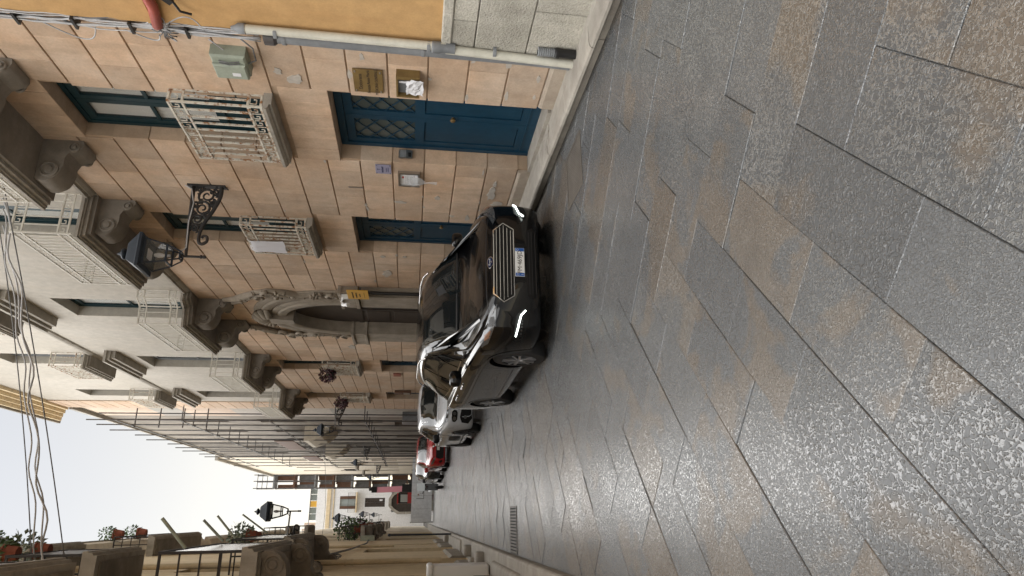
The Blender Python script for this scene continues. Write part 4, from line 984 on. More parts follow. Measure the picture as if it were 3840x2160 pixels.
K = dict(paint=M['carblack'], wheels=[(.93,.34),(3.78,.34)], ra=.385, xin=.62, xw=.845, rw=.34,
    ws=[(-.79,1.13),(-.35,1.095),(0,1.09),(.35,1.095),(.79,1.13),(.71,1.38),(.645,1.49),(.3,1.54),(0,1.55),(-.3,1.54),(-.645,1.49),(-.71,1.38)],
    side=[[(1.46,1.045),(1.80,1.055),(1.80,1.335),(1.66,1.26)],[(1.86,1.06),(2.66,1.075),(2.64,1.50),(2.2,1.48),(1.86,1.37)],[(2.74,1.08),(3.52,1.10),(3.45,1.50),(2.74,1.505)],[(3.60,1.105),(4.22,1.16),(4.10,1.40),(3.53,1.49)]],
    seams=[[(1.42,.97),(1.36,.80),(1.38,.36)],[(2.70,1.03),(2.68,.55),(2.70,.30)],[(3.55,1.06),(3.58,.80),(3.38,.48),(3.3,.30)],[(1.38,.34),(3.3,.32)]],
    chrome=[[(1.45,1.04),(1.80,1.045),(2.7,1.062),(3.5,1.088),(4.28,1.15)],[(1.45,1.05),(1.72,1.285),(2.0,1.43),(2.3,1.492),(2.8,1.512),(3.5,1.50),(4.05,1.425),(4.28,1.16)]],
    handles=[(2.50,.945),(3.36,.965)], chromeh=True, mirror=(1.03,1.66,1.10), mirrormat=M['carblack'])
common(FORD, me, bv, K)
hexa = lambda a, b, k: [(-a,.655),(-b,.655+.115*k),(b,.655+.115*k),(a,.655),(b+.02,.655-.125*k),(-b-.02,.655-.125*k)]
inset_part(FORD, drape(bv, hexa(.50,.40,1), 'y', .003, .06), 'grille_back', M['trim'])
ring = hexa(.505,.405,1.0); inset_part(FORD, strip(bv, ring+[ring[0]], 'y', .011, .014), 'grille_frame', M['chrome'])
for k in range(5):
    z = .565+k*.043; hw = .50-abs(z-.655)*.75-.02; inset_part(FORD, strip(bv, [(-hw,z),(hw,z)], 'y', .007, .012), 'grille_bar', M['chrome'])
inset_part(FORD, drape(bv, [(-.40,.23),(.40,.23),(.46,.30),(.42,.37),(-.42,.37),(-.46,.30)], 'y', .003, .06), 'lower_intake', M['trim'])
for z in (.27,.31,.345): inset_part(FORD, strip(bv, [(-.40,z),(.40,z)], 'y', .010, .008), 'intake_bar', M['black'])
inset_part(FORD, drape(bv, [(-.25,.395),(.25,.395),(.25,.52),(-.25,.52)], 'y', .004, .06), 'plate_holder', M['trim'])
yp = bv.ray_cast(Vector((.15,-2,.46)), Vector((0,1,0)))[0].y-.022
pl = MB().bev(-.18,.18,yp,yp+.012,.405,.515,.002,'+z').build('number_plate', M['platewhite'], FORD)
for s_, x0 in ((-1,-.178),(1,.138)):
    MB().box(x0,x0+.04,yp-.0015,yp+.001,.408,.512).build('country_band', M['plateblue'], pl)
    MB().lathe([(.011,-.002),(.0135,-.002),(.0135,.0),(.011,0)], (x0+.02,yp-.0012,.485), 'y', 14).build('star_ring', M['platewhite'], pl)
text('FM·469JD', .074, M['ink'], pl, (0,yp-.0015,.459), (1,0,0), (0,0,1)); text('I', .04, M['platewhite'], pl, (-.158,yp-.002,.43), (1,0,0), (0,0,1))
for s_ in (-1,1):
    mir = lambda P: [(s_*a,b) for a, b in P]
    hl = [(.50,.772),(.60,.808),(.74,.852),(.86,.885),(.905,.86),(.90,.80),(.80,.765),(.68,.745),(.57,.742)]
    inset_part(FORD, drape(bv, mir(hl), 'y', .004, .03), 'headlight', M['reflector'])
    h2 = inset_part(FORD, drape(bv, mir([(.66,.765),(.70,.757),(.745,.765),(.765,.79),(.755,.82),(.72,.835),(.68,.825),(.66,.795)]), 'y', .010, .02), 'projector', M['black'])
    inset_part(FORD, drape(bv, mir([(.80,.79),(.86,.80),(.875,.845),(.82,.85)]), 'y', .010, .02), 'indicator', M['orangelamp'])
    inset_part(FORD, drape(bv, mir(hl), 'y', .018, .03), 'headlight_lens', M['lens'])
    inset_part(FORD, drape(bv, mir([(.585,.37),(.66,.35),(.86,.40),(.90,.47),(.87,.525),(.66,.515),(.60,.46)]), 'y', .003, .04), 'fog_housing', M['trim'])
    pt = [bv.ray_cast(Vector((s_*a,-2,b)), Vector((0,1,0)))[0]+Vector((0,-.028,0)) for a, b in ((.605,.405),(.655,.455),(.72,.472),(.79,.485),(.86,.497))]
    MB().tube(pt, .009, 8).build('running_light', M['drl'], FORD, smooth=True)
    for k in range(5): inset_part(FORD, strip(bv, mir([(.70+k*.03,.44),(.72+k*.03,.44)]), 'y', .02, .01), 'lamp_reflector', M['reflector'])
    inset_part(FORD, strip(bv, [(s_*.50,.2),(s_*.62,.55),(s_*.74,1.0)], 'z', .006, .002), 'bonnet_seam', M['black'])
    MB().tube([(s_*.655,2.05,1.50),(s_*.64,2.2,1.565),(s_*.625,2.5,1.60),(s_*.62,3.4,1.61),(s_*.61,3.8,1.57),(s_*.62,3.95,1.52)], .013, 8).build('roof_rail', M['chrome'], FORD, smooth=True)
    wp = [(s_*.05 if s_ < 0 else .12,0),(s_*.45 if s_ < 0 else .55,0)]
    inset_part(FORD, strip(bv, [(-.55 if s_ < 0 else .05,1.118),(0.0 if s_ < 0 else .60,1.125)], 'y', .018, .016), 'wiper', M['trim'])
inset_part(FORD, strip(bv, [(-.62,.82),(-.4,.845),(0,.852),(.4,.845),(.62,.82)], 'y', .005, .002), 'bonnet_edge_seam', M['black'])
ov = [(.075*math.cos(2*math.pi*k/28),.808+.031*math.sin(2*math.pi*k/28)) for k in range(28)]
inset_part(FORD, drape(bv, ov, 'y', .008, .03), 'badge', M['chrome'])
inset_part(FORD, drape(bv, [(a*.88,.808+(b-.808)*.8) for a, b in ov], 'y', .011, .03), 'badge_field', M['badgeblue'])
yb_ = bv.ray_cast(Vector((0,-2,.808)), Vector((0,1,0)))[0]; text('Ford', .045, M['platewhite'], FORD, (0,yb_.y-.014,.811), (1,0,0), (0,.35,.94))
inset_part(FORD, drape(bv, [(-.74,.172),(.74,.172),(.78,.205),(-.78,.205)], 'y', .004, .06), 'splitter', M['trim'])
FORD.location = (2.83,7.13,0); FORD.rotation_euler = (0,0,R(1.6))

# ---- white crossover behind it
HK = [(0,.60,.26,.74,.55,.48,.80,.84),(.12,.76,.22,.82,.68,.63,.88,.92),(.35,.84,.20,.89,.76,.71,.95,.99),(.8,.862,.19,.94,.79,.73,1.02,1.06),(1.05,.865,.19,.955,.79,.69,1.09,1.15),(1.45,.865,.19,.965,.78,.62,1.29,1.37),
      (1.8,.865,.19,.975,.77,.575,1.43,1.50),(2.5,.865,.19,.985,.77,.57,1.475,1.55),(3.2,.86,.21,1.0,.76,.555,1.44,1.52),(3.7,.84,.25,1.0,.73,.53,1.28,1.37),(3.92,.80,.30,.94,.68,.52,1.02,1.07),(4.0,.72,.36,.78,.62,.45,.82,.84)]
HW = dict(wheels=[(.74,.31),(3.28,.31)], ra=.35, xin=.56, xw=.755, rw=.31,
    ws=[(-.64,1.07),(0,1.055),(.64,1.07),(.56,1.36),(.50,1.43),(0,1.475),(-.50,1.43),(-.56,1.36)],
    side=[[(1.30,1.02),(2.18,1.03),(2.16,1.40),(1.80,1.38),(1.60,1.29)],[(2.25,1.03),(3.05,1.06),(2.98,1.385),(2.25,1.405)],[(3.13,1.07),(3.42,1.10),(3.3,1.27),(3.06,1.36)]],
    seams=[[(1.18,.95),(1.14,.35)],[(2.21,1.0),(2.2,.32)],[(3.08,1.03),(3.0,.6),(2.9,.32)]], handles=[(2.0,.90),(2.85,.92)], mirror=(.93,1.42,1.05), mirrormat=M['trim'])
CW = thing('car', 'white crossover hatchback with black lower bumper parked behind the black car', 'car', (0,0,0))
me, bw = car_body(HK, None, None); common(CW, me, bw, dict(HW, paint=M['carwhite'], lip=.07, lipmat=M['trim'], style='steel'))
inset_part(CW, drape(bw, [(-.62,.25),(.62,.25),(.74,.34),(.72,.50),(.60,.55),(.36,.50),(-.36,.50),(-.60,.55),(-.72,.50),(-.74,.34)], 'y', .005, .05), 'lower_bumper', M['trim'])
inset_part(CW, drape(bw, [(-.36,.53),(.36,.53),(.38,.58),(.36,.68),(-.36,.68),(-.38,.58)], 'y', .006, .05), 'grille', M['trim'])
inset_part(CW, strip(bw, [(-.70,.86),(-.4,.835),(-.12,.825),(0,.795),(.12,.825),(.4,.835),(.70,.86)], 'y', .045, .006), 'upper_trim', M['trim'])
inset_part(CW, strip(bw, [(-.42,.84),(-.12,.832),(0,.80),(.12,.832),(.42,.84)], 'y', .010, .012), 'chrome_line', M['chrome'])
for s_ in (-1,1):
    mir = lambda P: [(s_*a,b) for a, b in P]
    inset_part(CW, drape(bw, mir([(.44,.63),(.50,.60),(.66,.61),(.71,.66),(.70,.72),(.62,.745),(.48,.735),(.43,.69)]), 'y', .006, .03), 'headlight_surround', M['trim'])
    for cx in (.52,.635): inset_part(CW, drape(bw, mir([(cx+.042*math.cos(a),.675+.042*math.sin(a)) for a in [2*math.pi*k/12 for k in range(12)]]), 'y', .012, .02), 'headlight', M['reflector'])
    inset_part(CW, drape(bw, mir([(.47,.85),(.60,.855),(.70,.875),(.70,.84),(.55,.825),(.47,.825)]), 'y', .012, .03), 'upper_light', M['reflector'])
    inset_part(CW, drape(bw, mir([(.60+.04*math.cos(a),.42+.04*math.sin(a)) for a in [2*math.pi*k/12 for k in range(12)]]), 'y', .012, .02), 'fog_light', M['reflector'])
    inset_part(CW, drape(bw, [(1.35,.45),(1.40,.42),(2.05,.42),(2.10,.45),(2.10,.68),(2.05,.71),(1.40,.71),(1.35,.68)], 'x', .012, .06, s_), 'side_pad', M['trim'])
    inset_part(CW, strip(bw, [(1.1,.30),(2.9,.30)], 'x', .14, .008, s_), 'sill_cladding', M['trim'])
CW.location = (2.84,15.8,0); CW.rotation_euler = (0,0,R(1.5))
# ---- red and dark hatchbacks farther on
def far_car(label, paint_, loc, rot, dark):
    t = thing('car', label, 'car', (0,0,0)); me, bw = car_body([(k[0],k[1],*[z*.95 for z in k[2:4]],k[4],k[5],k[6]*.95,k[7]*.95) for k in HK], None, None)
    kk = dict(HW, paint=paint_, ws=[(a,b*.95) for a, b in HW['ws']], side=[[(a,b*.95) for a, b in q] for q in HW['side']], seams=[[(a,b*.95) for a, b in q] for q in HW['seams']], handles=[(a,b*.95) for a, b in HW['handles']], mirror=(.93,1.42,1.0), mirrormat=paint_)
    common(t, me, bw, kk)
    inset_part(t, drape(bw, [(-.50,.28),(.50,.28),(.56,.42),(.50,.62),(-.50,.62),(-.56,.42)], 'y', .005, .05), 'grille', M['trim'])
    yq = bw.ray_cast(Vector((.15,-2,.5)), Vector((0,1,0)))[0].y-.03; MB().box(-.18,.18,yq,yq+.01,.47,.58).build('number_plate', M['platewhite'], t)
    MB().lathe([(.001,-.02),(.05,-.015),(.05,0)], (0,bw.ray_cast(Vector((0,-2,.73)), Vector((0,1,0)))[0].y,.73), 'y', 14).build('badge', M['chrome'], t)
    for s_ in (-1,1):
        mir = lambda P: [(s_*a,b) for a, b in P]
        inset_part(t, drape(bw, mir([(.46,.64),(.60,.65),(.74,.72),(.80,.82),(.72,.81),(.56,.74)]), 'y', .007, .03), 'headlight', M['reflector'])
        inset_part(t, drape(bw, mir([(.58,.36),(.68,.34),(.72,.44),(.66,.50)]), 'y', .007, .03), 'fog_housing', M['trim'])
    t.location = loc; t.rotation_euler = (0,0,R(rot)); return t
far_car('red hatchback parked behind the white crossover', M['carred'], (2.93,29.6,0), 0.5, 0)
far_car('dark grey hatchback half hidden behind the red car', M['cargrey'], (2.72,34.8,0), 1.5, 1)
# ---- scooter
SCO = thing('scooter', 'dark motor scooter with mirrors standing beside the dark car', 'scooter', (1.45,36,0))
for y in (35.5,36.75):
    w = MB().lathe([(.13,-.05),(.2,-.06),(.24,-.03),(.24,.03),(.2,.06),(.13,.05)], (1.45,y,.24), 'x', 20).build('wheel', M['tyre'], SCO, smooth=True); MB().lathe([(.001,-.03),(.14,-.03),(.14,.03),(.001,.03)], (1.45,y,.24), 'x', 16).build('rim', M['alu'], w)
MB().prism([(35.62,.32),(35.72,.95),(35.80,.98),(35.86,.42),(36.2,.34),(36.4,.62),(36.95,.72),(37.0,.58),(36.8,.40),(36.3,.26),(35.8,.26)], 'x', 1.28, 1.62).build('body', M['cargrey'], SCO)
MB().prism([(36.25,.66),(36.3,.78),(36.9,.84),(37.0,.78),(36.95,.72)], 'x', 1.31, 1.59).build('seat', M['trim'], SCO)
MB().prism([(35.60,.95),(35.78,1.35),(35.80,1.34),(35.66,.95)], 'x', 1.25, 1.65).build('windshield', M['paleglass'], SCO)
MB().tube([(1.12,35.85,1.05),(1.3,35.78,1.0),(1.6,35.78,1.0),(1.78,35.85,1.05)], .018, 8).build('handlebar', M['trim'], SCO); MB().lathe([(.001,-.06),(.06,-.05),(.07,0)], (1.45,35.66,.86), 'y', 14).build('headlight', M['reflector'], SCO)
for s_ in (-1,1): MB().tube([(1.45+s_*.28,35.84,1.05),(1.45+s_*.36,35.82,1.24)], .008, 6).lathe([(.001,-.02),(.05,-.01),(.05,.01),(.001,.02)], (1.45+s_*.38,35.8,1.27), 'y', 12).build('mirror', M['chrome'], SCO)
MB().tube([(1.6,36.2,.24),(1.72,36.3,.02)], .012, 6).build('stand', M['trim'], SCO)
# ================================================================ street lamps on scroll brackets
def spiral(c, r, turns, a0, y, n=26, ry=1, sgn=1):
    return [(c[0]+sgn*r*(1-.8*i/n)*math.cos(a0+turns*2*math.pi*i/n), y, c[1]+r*(1-.8*i/n)*math.sin(a0+turns*2*math.pi*i/n)) for i in range(n+1)]
def street_lamp(label, xw, y, z, s, arm=1.09):
    """xw = wall plane, s = -1 reaching to -x, +1 to +x; z = arm height"""
    t = thing('street_lamp', label, 'street lamp', (xw,y,z), 'wrought iron street lamps on scroll brackets'); X = lambda d: xw+s*d
    MB().tube([(X(-.03),y,z+.01),(X(.5),y,z),(X(arm),y,z-.03)], [.03,.022,.02], 10).build('arm', M['iron'], t, smooth=True)
    MB().box(min(X(0),X(.025)),max(X(0),X(.025)),y-.05,y+.05,z-.42,z+.09).build('wall_plate', M['iron'], t)
    pr = [(.0,-.36),(.10,-.37),(.22,-.355),(.40,-.29),(.56,-.215),(.72,-.165),(.86,-.165),(.90,-.21),(.86,-.27),(.79,-.265),(.78,-.215),(.82,-.20)]
    sm = []
    for i in range(len(pr)-1):
        for u in (0,.25,.5,.75): 
            p0, p1, p2, p3 = pr[max(i-1,0)], pr[i], pr[i+1], pr[min(i+2,len(pr)-1)]
            sm.append(tuple(.5*(2*p1[d]+(-p0[d]+p2[d])*u+(2*p0[d]-5*p1[d]+4*p2[d]-p3[d])*u*u+(-p0[d]+3*p1[d]-3*p2[d]+p3[d])*u**3) for d in (0,1)))
    MB().tube([(X(a),y,z+b) for a, b in sm], [.031-.013*i/len(sm) for i in range(len(sm))], 8).build('scroll_bracket', M['iron'], t, smooth=True)
    orn = MB()
    for cx, cz, r, a0 in ((.16,-.19,.125,.4),(.36,-.15,.115,2.6),(.53,-.10,.085,.2),(.06,-.08,.06,1),(.27,-.28,.05,3),(.45,-.22,.045,0),(.66,-.085,.06,2),(.10,-.30,.06,4),(.30,-.05,.05,5),(.44,-.035,.04,1)):
        orn.tube([(X(cx+r*(1-.82*i/24)*math.cos(a0+i*.42)),y,z+cz+r*(1-.82*i/24)*math.sin(a0+i*.42)) for i in range(25)], [.019-.008*i/24 for i in range(25)], 6)
        for k in range(4):
            a = a0+k*1.7; orn.tube([(X(cx+r*math.cos(a)),y,z+cz+r*math.sin(a)),(X(cx+r*1.25*math.cos(a+.3)),y,z+cz+r*1.25*math.sin(a+.3)),(X(cx+r*1.35*math.cos(a+.6)),y,z+cz+r*1.3*math.sin(a+.6))],[.012,.014,.004],6)
    orn.tube([(X(-.0),y,z-.36),(X(-.0)-s*-.02,y,z-.42),(X(.05),y,z-.46)], [.02,.015,.008], 6)
    orn.build('scrollwork', M['iron'], t, smooth=True)
    cx, cz = X(arm), z-.03
    MB().lathe([(.001,-.27),(.02,-.26),(.026,-.235),(.018,-.21),(.026,-.205),(.026,-.19),(.017,-.185),(.017,.05),(.03,.06),(.03,.075),(.001,.08)], (cx,y,cz), 'z', 14).build('spindle', M['iron'], t, smooth=35)
    L = pivot('lantern', t); fr = MB(); q = [(-1,-1),(1,-1),(1,1),(-1,1)]
    lev = [(.055,.06),(.115,.21),(.175,.47)]
    for (h0,z0), (h1,z1) in zip(lev, lev[1:]):
        for a, b in q: fr.obox((cx+a*h0,y+b*h0,cz+z0),(cx+a*h1,y+b*h1,cz+z1),.016,.016)
    for h, zz, w in ((.055,.06,.02),(.115,.21,.024),(.175,.47,.03)):
        for i in range(4):
            a, b = q[i], q[(i+1)%4]; fr.obox((cx+a[0]*h,y+a[1]*h,cz+zz),(cx+b[0]*h,y+b[1]*h,cz+zz),w*.7,w)
    fr.build('frame', M['lampblue'], L)
    for i in range(4):
        a, b = q[i], q[(i+1)%4]; h0, h1 = .112, .172
        MB().add([(cx+a[0]*h0,y+a[1]*h0,cz+.22),(cx+b[0]*h0,y+b[1]*h0,cz+.22),(cx+b[0]*h1,y+b[1]*h1,cz+.46),(cx+a[0]*h1,y+a[1]*h1,cz+.46)], [(0,1,2,3)]).build('pane', M['lampglass'], L)
    rf = MB(); rings = [(.17,.475),(.235,.50),(.24,.535),(.215,.56),(.12,.70),(.10,.715),(.06,.725)]
    rf.grid([[(cx+a*h,y+b*h,cz+zz) for a, b in q] for h, zz in rings], closed=True)
    rf.build('roof', M['lampblue'], L)
    MB().box(cx-.17,cx+.17,y-.17,y+.17,cz+.470,cz+.476).build('ceiling', M['lampblue'], L); MB().box(cx-.07,cx+.07,y-.07,y+.07,cz+.455,cz+.468).build('diffuser', M['paper'], L)
    MB().lathe([(.03,.71),(.035,.74),(.075,.765),(.08,.785),(.065,.805),(.03,.82),(.012,.86),(.001,.875)], (cx,y,cz), 'z', 16).build('finial', M['lampblue'], L, smooth=40)
    MB().lathe([(.001,.20),(.018,.20),(.018,.27),(.03,.30),(.035,.35),(.02,.40),(.001,.41)], (cx,y,cz), 'z', 12).build('bulb', M['paper'], L, smooth=True)
    MB().tube([(X(.02),y-.02,z+.12),(X(.08),y-.035,z+.02),(X(.3),y-.035,z-.035),(X(.6),y-.035,z-.01),(X(arm-.12),y-.03,z-.03),(X(arm-.06),y-.02,z+.03),(cx,y-.01,cz+.09)], .009, 6).build('cable', M['greycable'], t, smooth=True)
    return t
street_lamp('nearest iron street lamp on the pink palazzo, above the black car', 4.5, 8.85, 4.83, -1)
street_lamp('iron street lamp at the far end of the palazzo before the scaffolding', 4.5, 28.0, 4.85, -1)
street_lamp('iron street lamp between the scaffolding poles', 4.55, 46.0, 4.85, -1)
street_lamp('farthest iron street lamp on the right-hand houses', 4.52, 63.0, 4.85, -1)
street_lamp('largest street lamp on the left, its lantern against the sky', -1.05, 18.0, 4.66, 1, 1.23)
street_lamp('second street lamp from the near end on the left side', -1.05, 36.0, 4.74, 1, 1.04)
street_lamp('third street lamp on the left, before the white house', -1.05, 54.0, 4.74, 1, 1.3)
street_lamp('last and smallest street lamp on the left side', -1.05, 70.0, 4.74, 1, 1.3)

# ================================================================ pipes, cables and boxes at the house corner
t = thing('downpipe', 'cream plastic downpipe at the corner of the orange house', 'pipe', (4.36,5.4,.14))
MB().tube([(4.355,5.41,.14),(4.36,5.375,1.0),(4.365,5.36,1.45)], .045, 14).build('lower_pipe', M['pvc'], t, smooth=40)
MB().tube([(4.37,5.335,1.45),(4.38,5.33,3.36)], .042, 14).build('upper_pipe', M['pvc'], t, smooth=40)
MB().lathe([(.052,0),(.052,.14),(.058,.15),(.058,.22),(.05,.23)], (4.368,5.345,1.36), 'z', 16).build('coupling', M['zinc'], t, smooth=35)
MB().lathe([(.05,0),(.05,.06),(.03,.09),(.015,.13)], (4.38,5.33,3.34), 'z', 14).build('end_cap', M['zinc'], t, smooth=35)
for z in (.95,1.60,3.05): MB().lathe([(.05,0),(.052,.005),(.052,.03),(.05,.035)], (4.37,5.345,z), 'z', 14).build('clamp', M['zinc'], t)
t = thing('downpipe', 'grey zinc downpipe beside the cream pipe', 'pipe', (4.44,5.5,.14))
MB().tube([(4.43,5.53,.14),(4.435,5.515,.6),(4.44,5.50,.75),(4.445,5.49,3.1)], [.05,.05,.062,.062], 16).build('pipe', M['zinc'], t, smooth=40)
for z in (1.65,3.0): MB().lathe([(.066,0),(.068,.01),(.068,.03),(.066,.04)], (4.443,5.495,z), 'z', 16).build('clamp', M['zinc'], t)
MB().lathe([(.062,0),(.085,.03),(.085,.12),(.06,.13)], (4.445,5.49,3.08), 'z', 16).build('collar', M['steel'], t)
t = thing('cable_sleeve', 'short black ribbed pipe stub at the foot of the stone base', 'pipe', (4.37,5.28,.14))
MB().lathe([(.045,0),(.045,.18),(.052,.19),(.052,.22),(.04,.23)], (4.36,5.27,.14), 'z', 14).build('sleeve', M['black'], t, smooth=35)
pr = []
for k in range(8): pr += [(.036,.23+k*.022),(.046,.235+k*.022),(.046,.243+k*.022),(.036,.248+k*.022)]
MB().lathe(pr, (4.365,5.275,.14), 'z', 14).build('ribbed_end', M['zinc'], t, smooth=35)
t = MB().tube([(4.36,3.6,4.10),(4.37,4.7,4.12),(4.385,5.15,4.10),(4.40,5.42,4.15)], .048, 12).build('conduit', M['redtube'], smooth=True); tag(t, 'red corrugated conduit along the top of the orange wall', 'pipe')
t = thing('cable_bundle', 'tangled bundle of grey cables running up the house corner', 'cables', (4.45,5.5,4.5)); rc = random.Random(21)
for k in range(9):
    ph = rc.uniform(0,6); pts = []
    for i in range(30):
        z = 3.25+i*.135; 
        if z > 7: break
        pts.append((4.45-.012*(k % 3)+.008*math.sin(i*.9+ph), 5.475+.014*k-.05+.022*math.sin(i*.55+ph)+.012*math.sin(i*1.7+k), z))
    MB().tube(pts, rc.choice((.006,.008,.011)), 6).build('cable', M['greycable'] if k % 3 else M['cable'], t, smooth=True)
for (y0, z0, y1, z1, bul) in ((5.52,5.25,5.54,4.75,.22),(5.5,4.15,5.52,3.75,-.2),(5.56,4.5,5.6,4.2,.10),(5.5,4.2,5.6,4.1,.12),(5.6,3.75,6.0,3.45,.12),(5.48,4.3,5.45,4.1,-.12)):
    MB().tube([(4.44,y0+(y1-y0)*u+bul*math.sin(math.pi*u),z0+(z1-z0)*u-.08*math.sin(math.pi*u)) for u in [i/12 for i in range(13)]], .007, 6).build('loop', M['greycable'], t, smooth=True)
for k in range(14):
    a = rc.uniform(0,6.28); MB().tube([(4.44,5.5,4.12),(4.40,5.5+.06*math.cos(a),4.12+.06*math.sin(a)),(4.43,5.5+.13*math.cos(a),4.12+.12*math.sin(a))], .006, 5).build('cable_end', M['cable'], t, smooth=True)
for z in (3.9,4.4,4.9,5.4): MB().box(4.40,4.5,5.43,5.57,z,z+.025).build('clip', M['black'], t)
t = thing('cable_plug', 'black cable connectors hanging from the orange wall', 'connector', (4.38,4.9,4.0))
MB().obox((4.39,4.86,4.08),(4.37,5.05,3.9),.05,.06).build('plug', M['black'], t); MB().tube([(4.38,5.05,3.9),(4.36,5.15,3.86),(4.38,5.2,3.78)], .012, 6).build('tail', M['black'], t)
t = thing('junction_box', 'pale green electrical box above the brass plaque', 'box', (4.42,5.9,3.6))
MB().bev(4.36,4.5,5.74,6.06,3.44,3.78,.02).build('body', M['greenbox'], t); MB().bev(4.325,4.36,5.84,6.06,3.45,3.77,.015).build('cover', M['greenbox'], t)
MB().box(4.322,4.326,5.95,6.0,3.52,3.60).build('sticker', M['paper'], t)
for y in (5.8,5.83): MB().tube([(4.35,y,3.50),(4.33,y,3.6),(4.35,y,3.7)], .006, 5).build('wire_clip', M['cable'], t)
MB().tube([(4.42,5.9,3.44),(4.43,5.86,3.36),(4.45,5.7,3.36),(4.46,5.58,3.45)], .008, 6).build('lead', M['cable'], t, smooth=True)

# ================================================================ plaques, letter box, notice case
t = thing('plaque', 'brass doctor plaque beside the blue double door', 'sign', (4.48,6.11,2.25))
MB().bev(4.468,4.482,5.92,6.31,2.095,2.41,.002).build('plate', M['brass'], t)
for a, b, s_ in (('Dottoressa',2.335,.058),('Fronza Anna Maria',2.25,.052),('MEDICINA GENERALE',2.165,.046)): text(a, s_, M['ink'], t, (4.4665,6.12,b), (0,-1,0), (0,0,1))
for y in (5.95,6.28):
    for z in (2.12,2.385): MB().lathe([(.001,-.012),(.009,-.01),(.011,0),(.006,.002),(.006,.02)], (4.468,y,z), 'x', 10).build('stud', M['alu'], t)
t = thing('letter_box', 'open brass letter box stuffed with crumpled white paper', 'letter box', (4.46,6.08,1.82))
mb = MB().box(4.40,4.5,5.90,5.95,1.70,1.95).box(4.40,4.5,6.235,6.26,1.70,1.95).box(4.40,4.5,5.95,6.235,1.93,1.95).box(4.40,4.5,5.95,6.235,1.70,1.72); mb.build('case', M['brass'], t)
MB().box(4.45,4.5,5.95,6.235,1.72,1.93).build('interior', M['zinc'], t)
rp = random.Random(8); mb = MB(); n_ = 9
rows = [[(4.385+rp.uniform(-.012,.012),5.93+.25*i/8+rp.uniform(-.012,.012),1.66+.18*j/6+rp.uniform(-.01,.01)) for i in range(n_)] for j in range(7)]
mb.grid(rows).build('paper', M['paper'], t); MB().box(4.42,4.425,6.0,6.03,1.80,1.92).build('envelope', M['paper'], t)
t = thing('intercom', 'small grey intercom on the door jamb', 'intercom', (4.61,7.85,1.86))
MB().prism([(4.555,1.78),(4.66,1.78),(4.67,1.80),(4.67,1.94),(4.66,1.96),(4.555,1.96),(4.545,1.94),(4.545,1.80)], 'y', 7.815, 7.846).build('body', M['alu'], t); MB().box(4.56,4.655,7.811,7.816,1.86,1.945).build('grille', M['zinc'], t); MB().box(4.565,4.63,7.811,7.816,1.795,1.835).build('keypad', M['black'], t)
def scribble(parent, x, y0, y1, zs, mat, h, seed):
    r2 = random.Random(seed); mb = MB()          # unreadable print: broken dark dashes as in the photo
    for z in zs:
        y = y0+r2.uniform(0,.02)
        while y < y1:
            w = r2.uniform(.006,.016); mb.box(x-.0008,x,y,min(y+w,y1),z,z+h*r2.uniform(.6,1)); y += w+r2.uniform(.003,.006)
    mb.build('print', mat, parent)
t = thing('plaque', 'small lilac plaque above the notice case', 'sign', (4.48,8.04,2.17))
MB().bev(4.476,4.484,7.92,8.16,2.06,2.27,.002).build('plate', M['purple'], t); scribble(t, 4.475, 7.96, 8.12, (2.165,), M['inkblue'], .03, 1); scribble(t, 4.475, 7.98, 8.10, (2.12,2.095), M['inkblue'], .012, 2)
MB().box(4.4745,4.4755,8.035,8.045,2.205,2.25).box(4.4745,4.4755,8.02,8.06,2.235,2.243).build('emblem', M['inkblue'], t)
for y in (7.935,8.145):
    for z in (2.075,2.255): MB().lathe([(.001,-.006),(.006,-.004),(.006,.004)], (4.476,y,z), 'x', 8).build('stud', M['black'], t)
t = thing('notice_case', 'silver framed notice case with a white plastic bag tied to it', 'notice case', (4.46,8.27,1.8))
MB().box(4.455,4.5,8.08,8.115,1.67,1.97).box(4.455,4.5,8.43,8.465,1.67,1.97).box(4.455,4.5,8.115,8.43,1.94,1.97).box(4.455,4.5,8.115,8.43,1.67,1.70).build('frame', M['alu'], t)
MB().box(4.475,4.5,8.115,8.43,1.70,1.94).build('sheet', M['hoarding'], t); scribble(t, 4.4745, 8.16, 8.40, [1.74+k*.02 for k in range(7)], M['zinc'], .006, 4); MB().box(4.473,4.4745,8.2,8.25,1.89,1.915).build('stamp', M['redmachine'], t)
rows = [[(4.44-.03*math.sin(math.pi*j/8)*(1-i/7)+rp.uniform(-.008,.008),8.28+(j/8-.5)*w_,z_) for j in range(9)] for i, (z_,w_) in enumerate(((1.78,.30),(1.74,.28),(1.68,.25),(1.63,.16),(1.585,.05),(1.57,.03),(1.50,.055),(1.43,.09)))]
MB().grid(rows).build('plastic_bag', M['plastic'], t, smooth=True)
t = MB().box(4.487,4.50,8.63,8.65,2.47,2.68).build('metal_strip', M['alu']); tag(t, 'thin metal strip fixed upright on the pink wall', 'strip')
t = thing('sign', 'yellow sign plate on the portal pilaster under the camera', 'sign', (4.25,12.85,2.85))
MB().bev(4.250,4.262,12.55,13.10,2.63,3.05,.003).build('plate', M['yellow'], t); scribble(t, 4.249, 12.64, 13.02, (2.93,), M['ink'], .03, 5); scribble(t, 4.249, 12.68, 13.0, (2.86,), M['ink'], .03, 6); scribble(t, 4.249, 12.74, 12.95, (2.79,), M['ink'], .03, 7); scribble(t, 4.249, 12.66, 13.0, (2.71,), M['ink'], .01, 9)
MB().box(4.262,4.45,12.95,12.98,2.8,2.84).build('bracket', M['steel'], t); MB().tube([(4.36,13.0,.14),(4.36,13.0,2.9)], .035, 10).build('post', M['black'], t)  # bracket, then a plain black upright tube from plate to pavement
t = thing('security_camera', 'small white security camera on the portal impost', 'camera', (4.3,13.2,3.2))
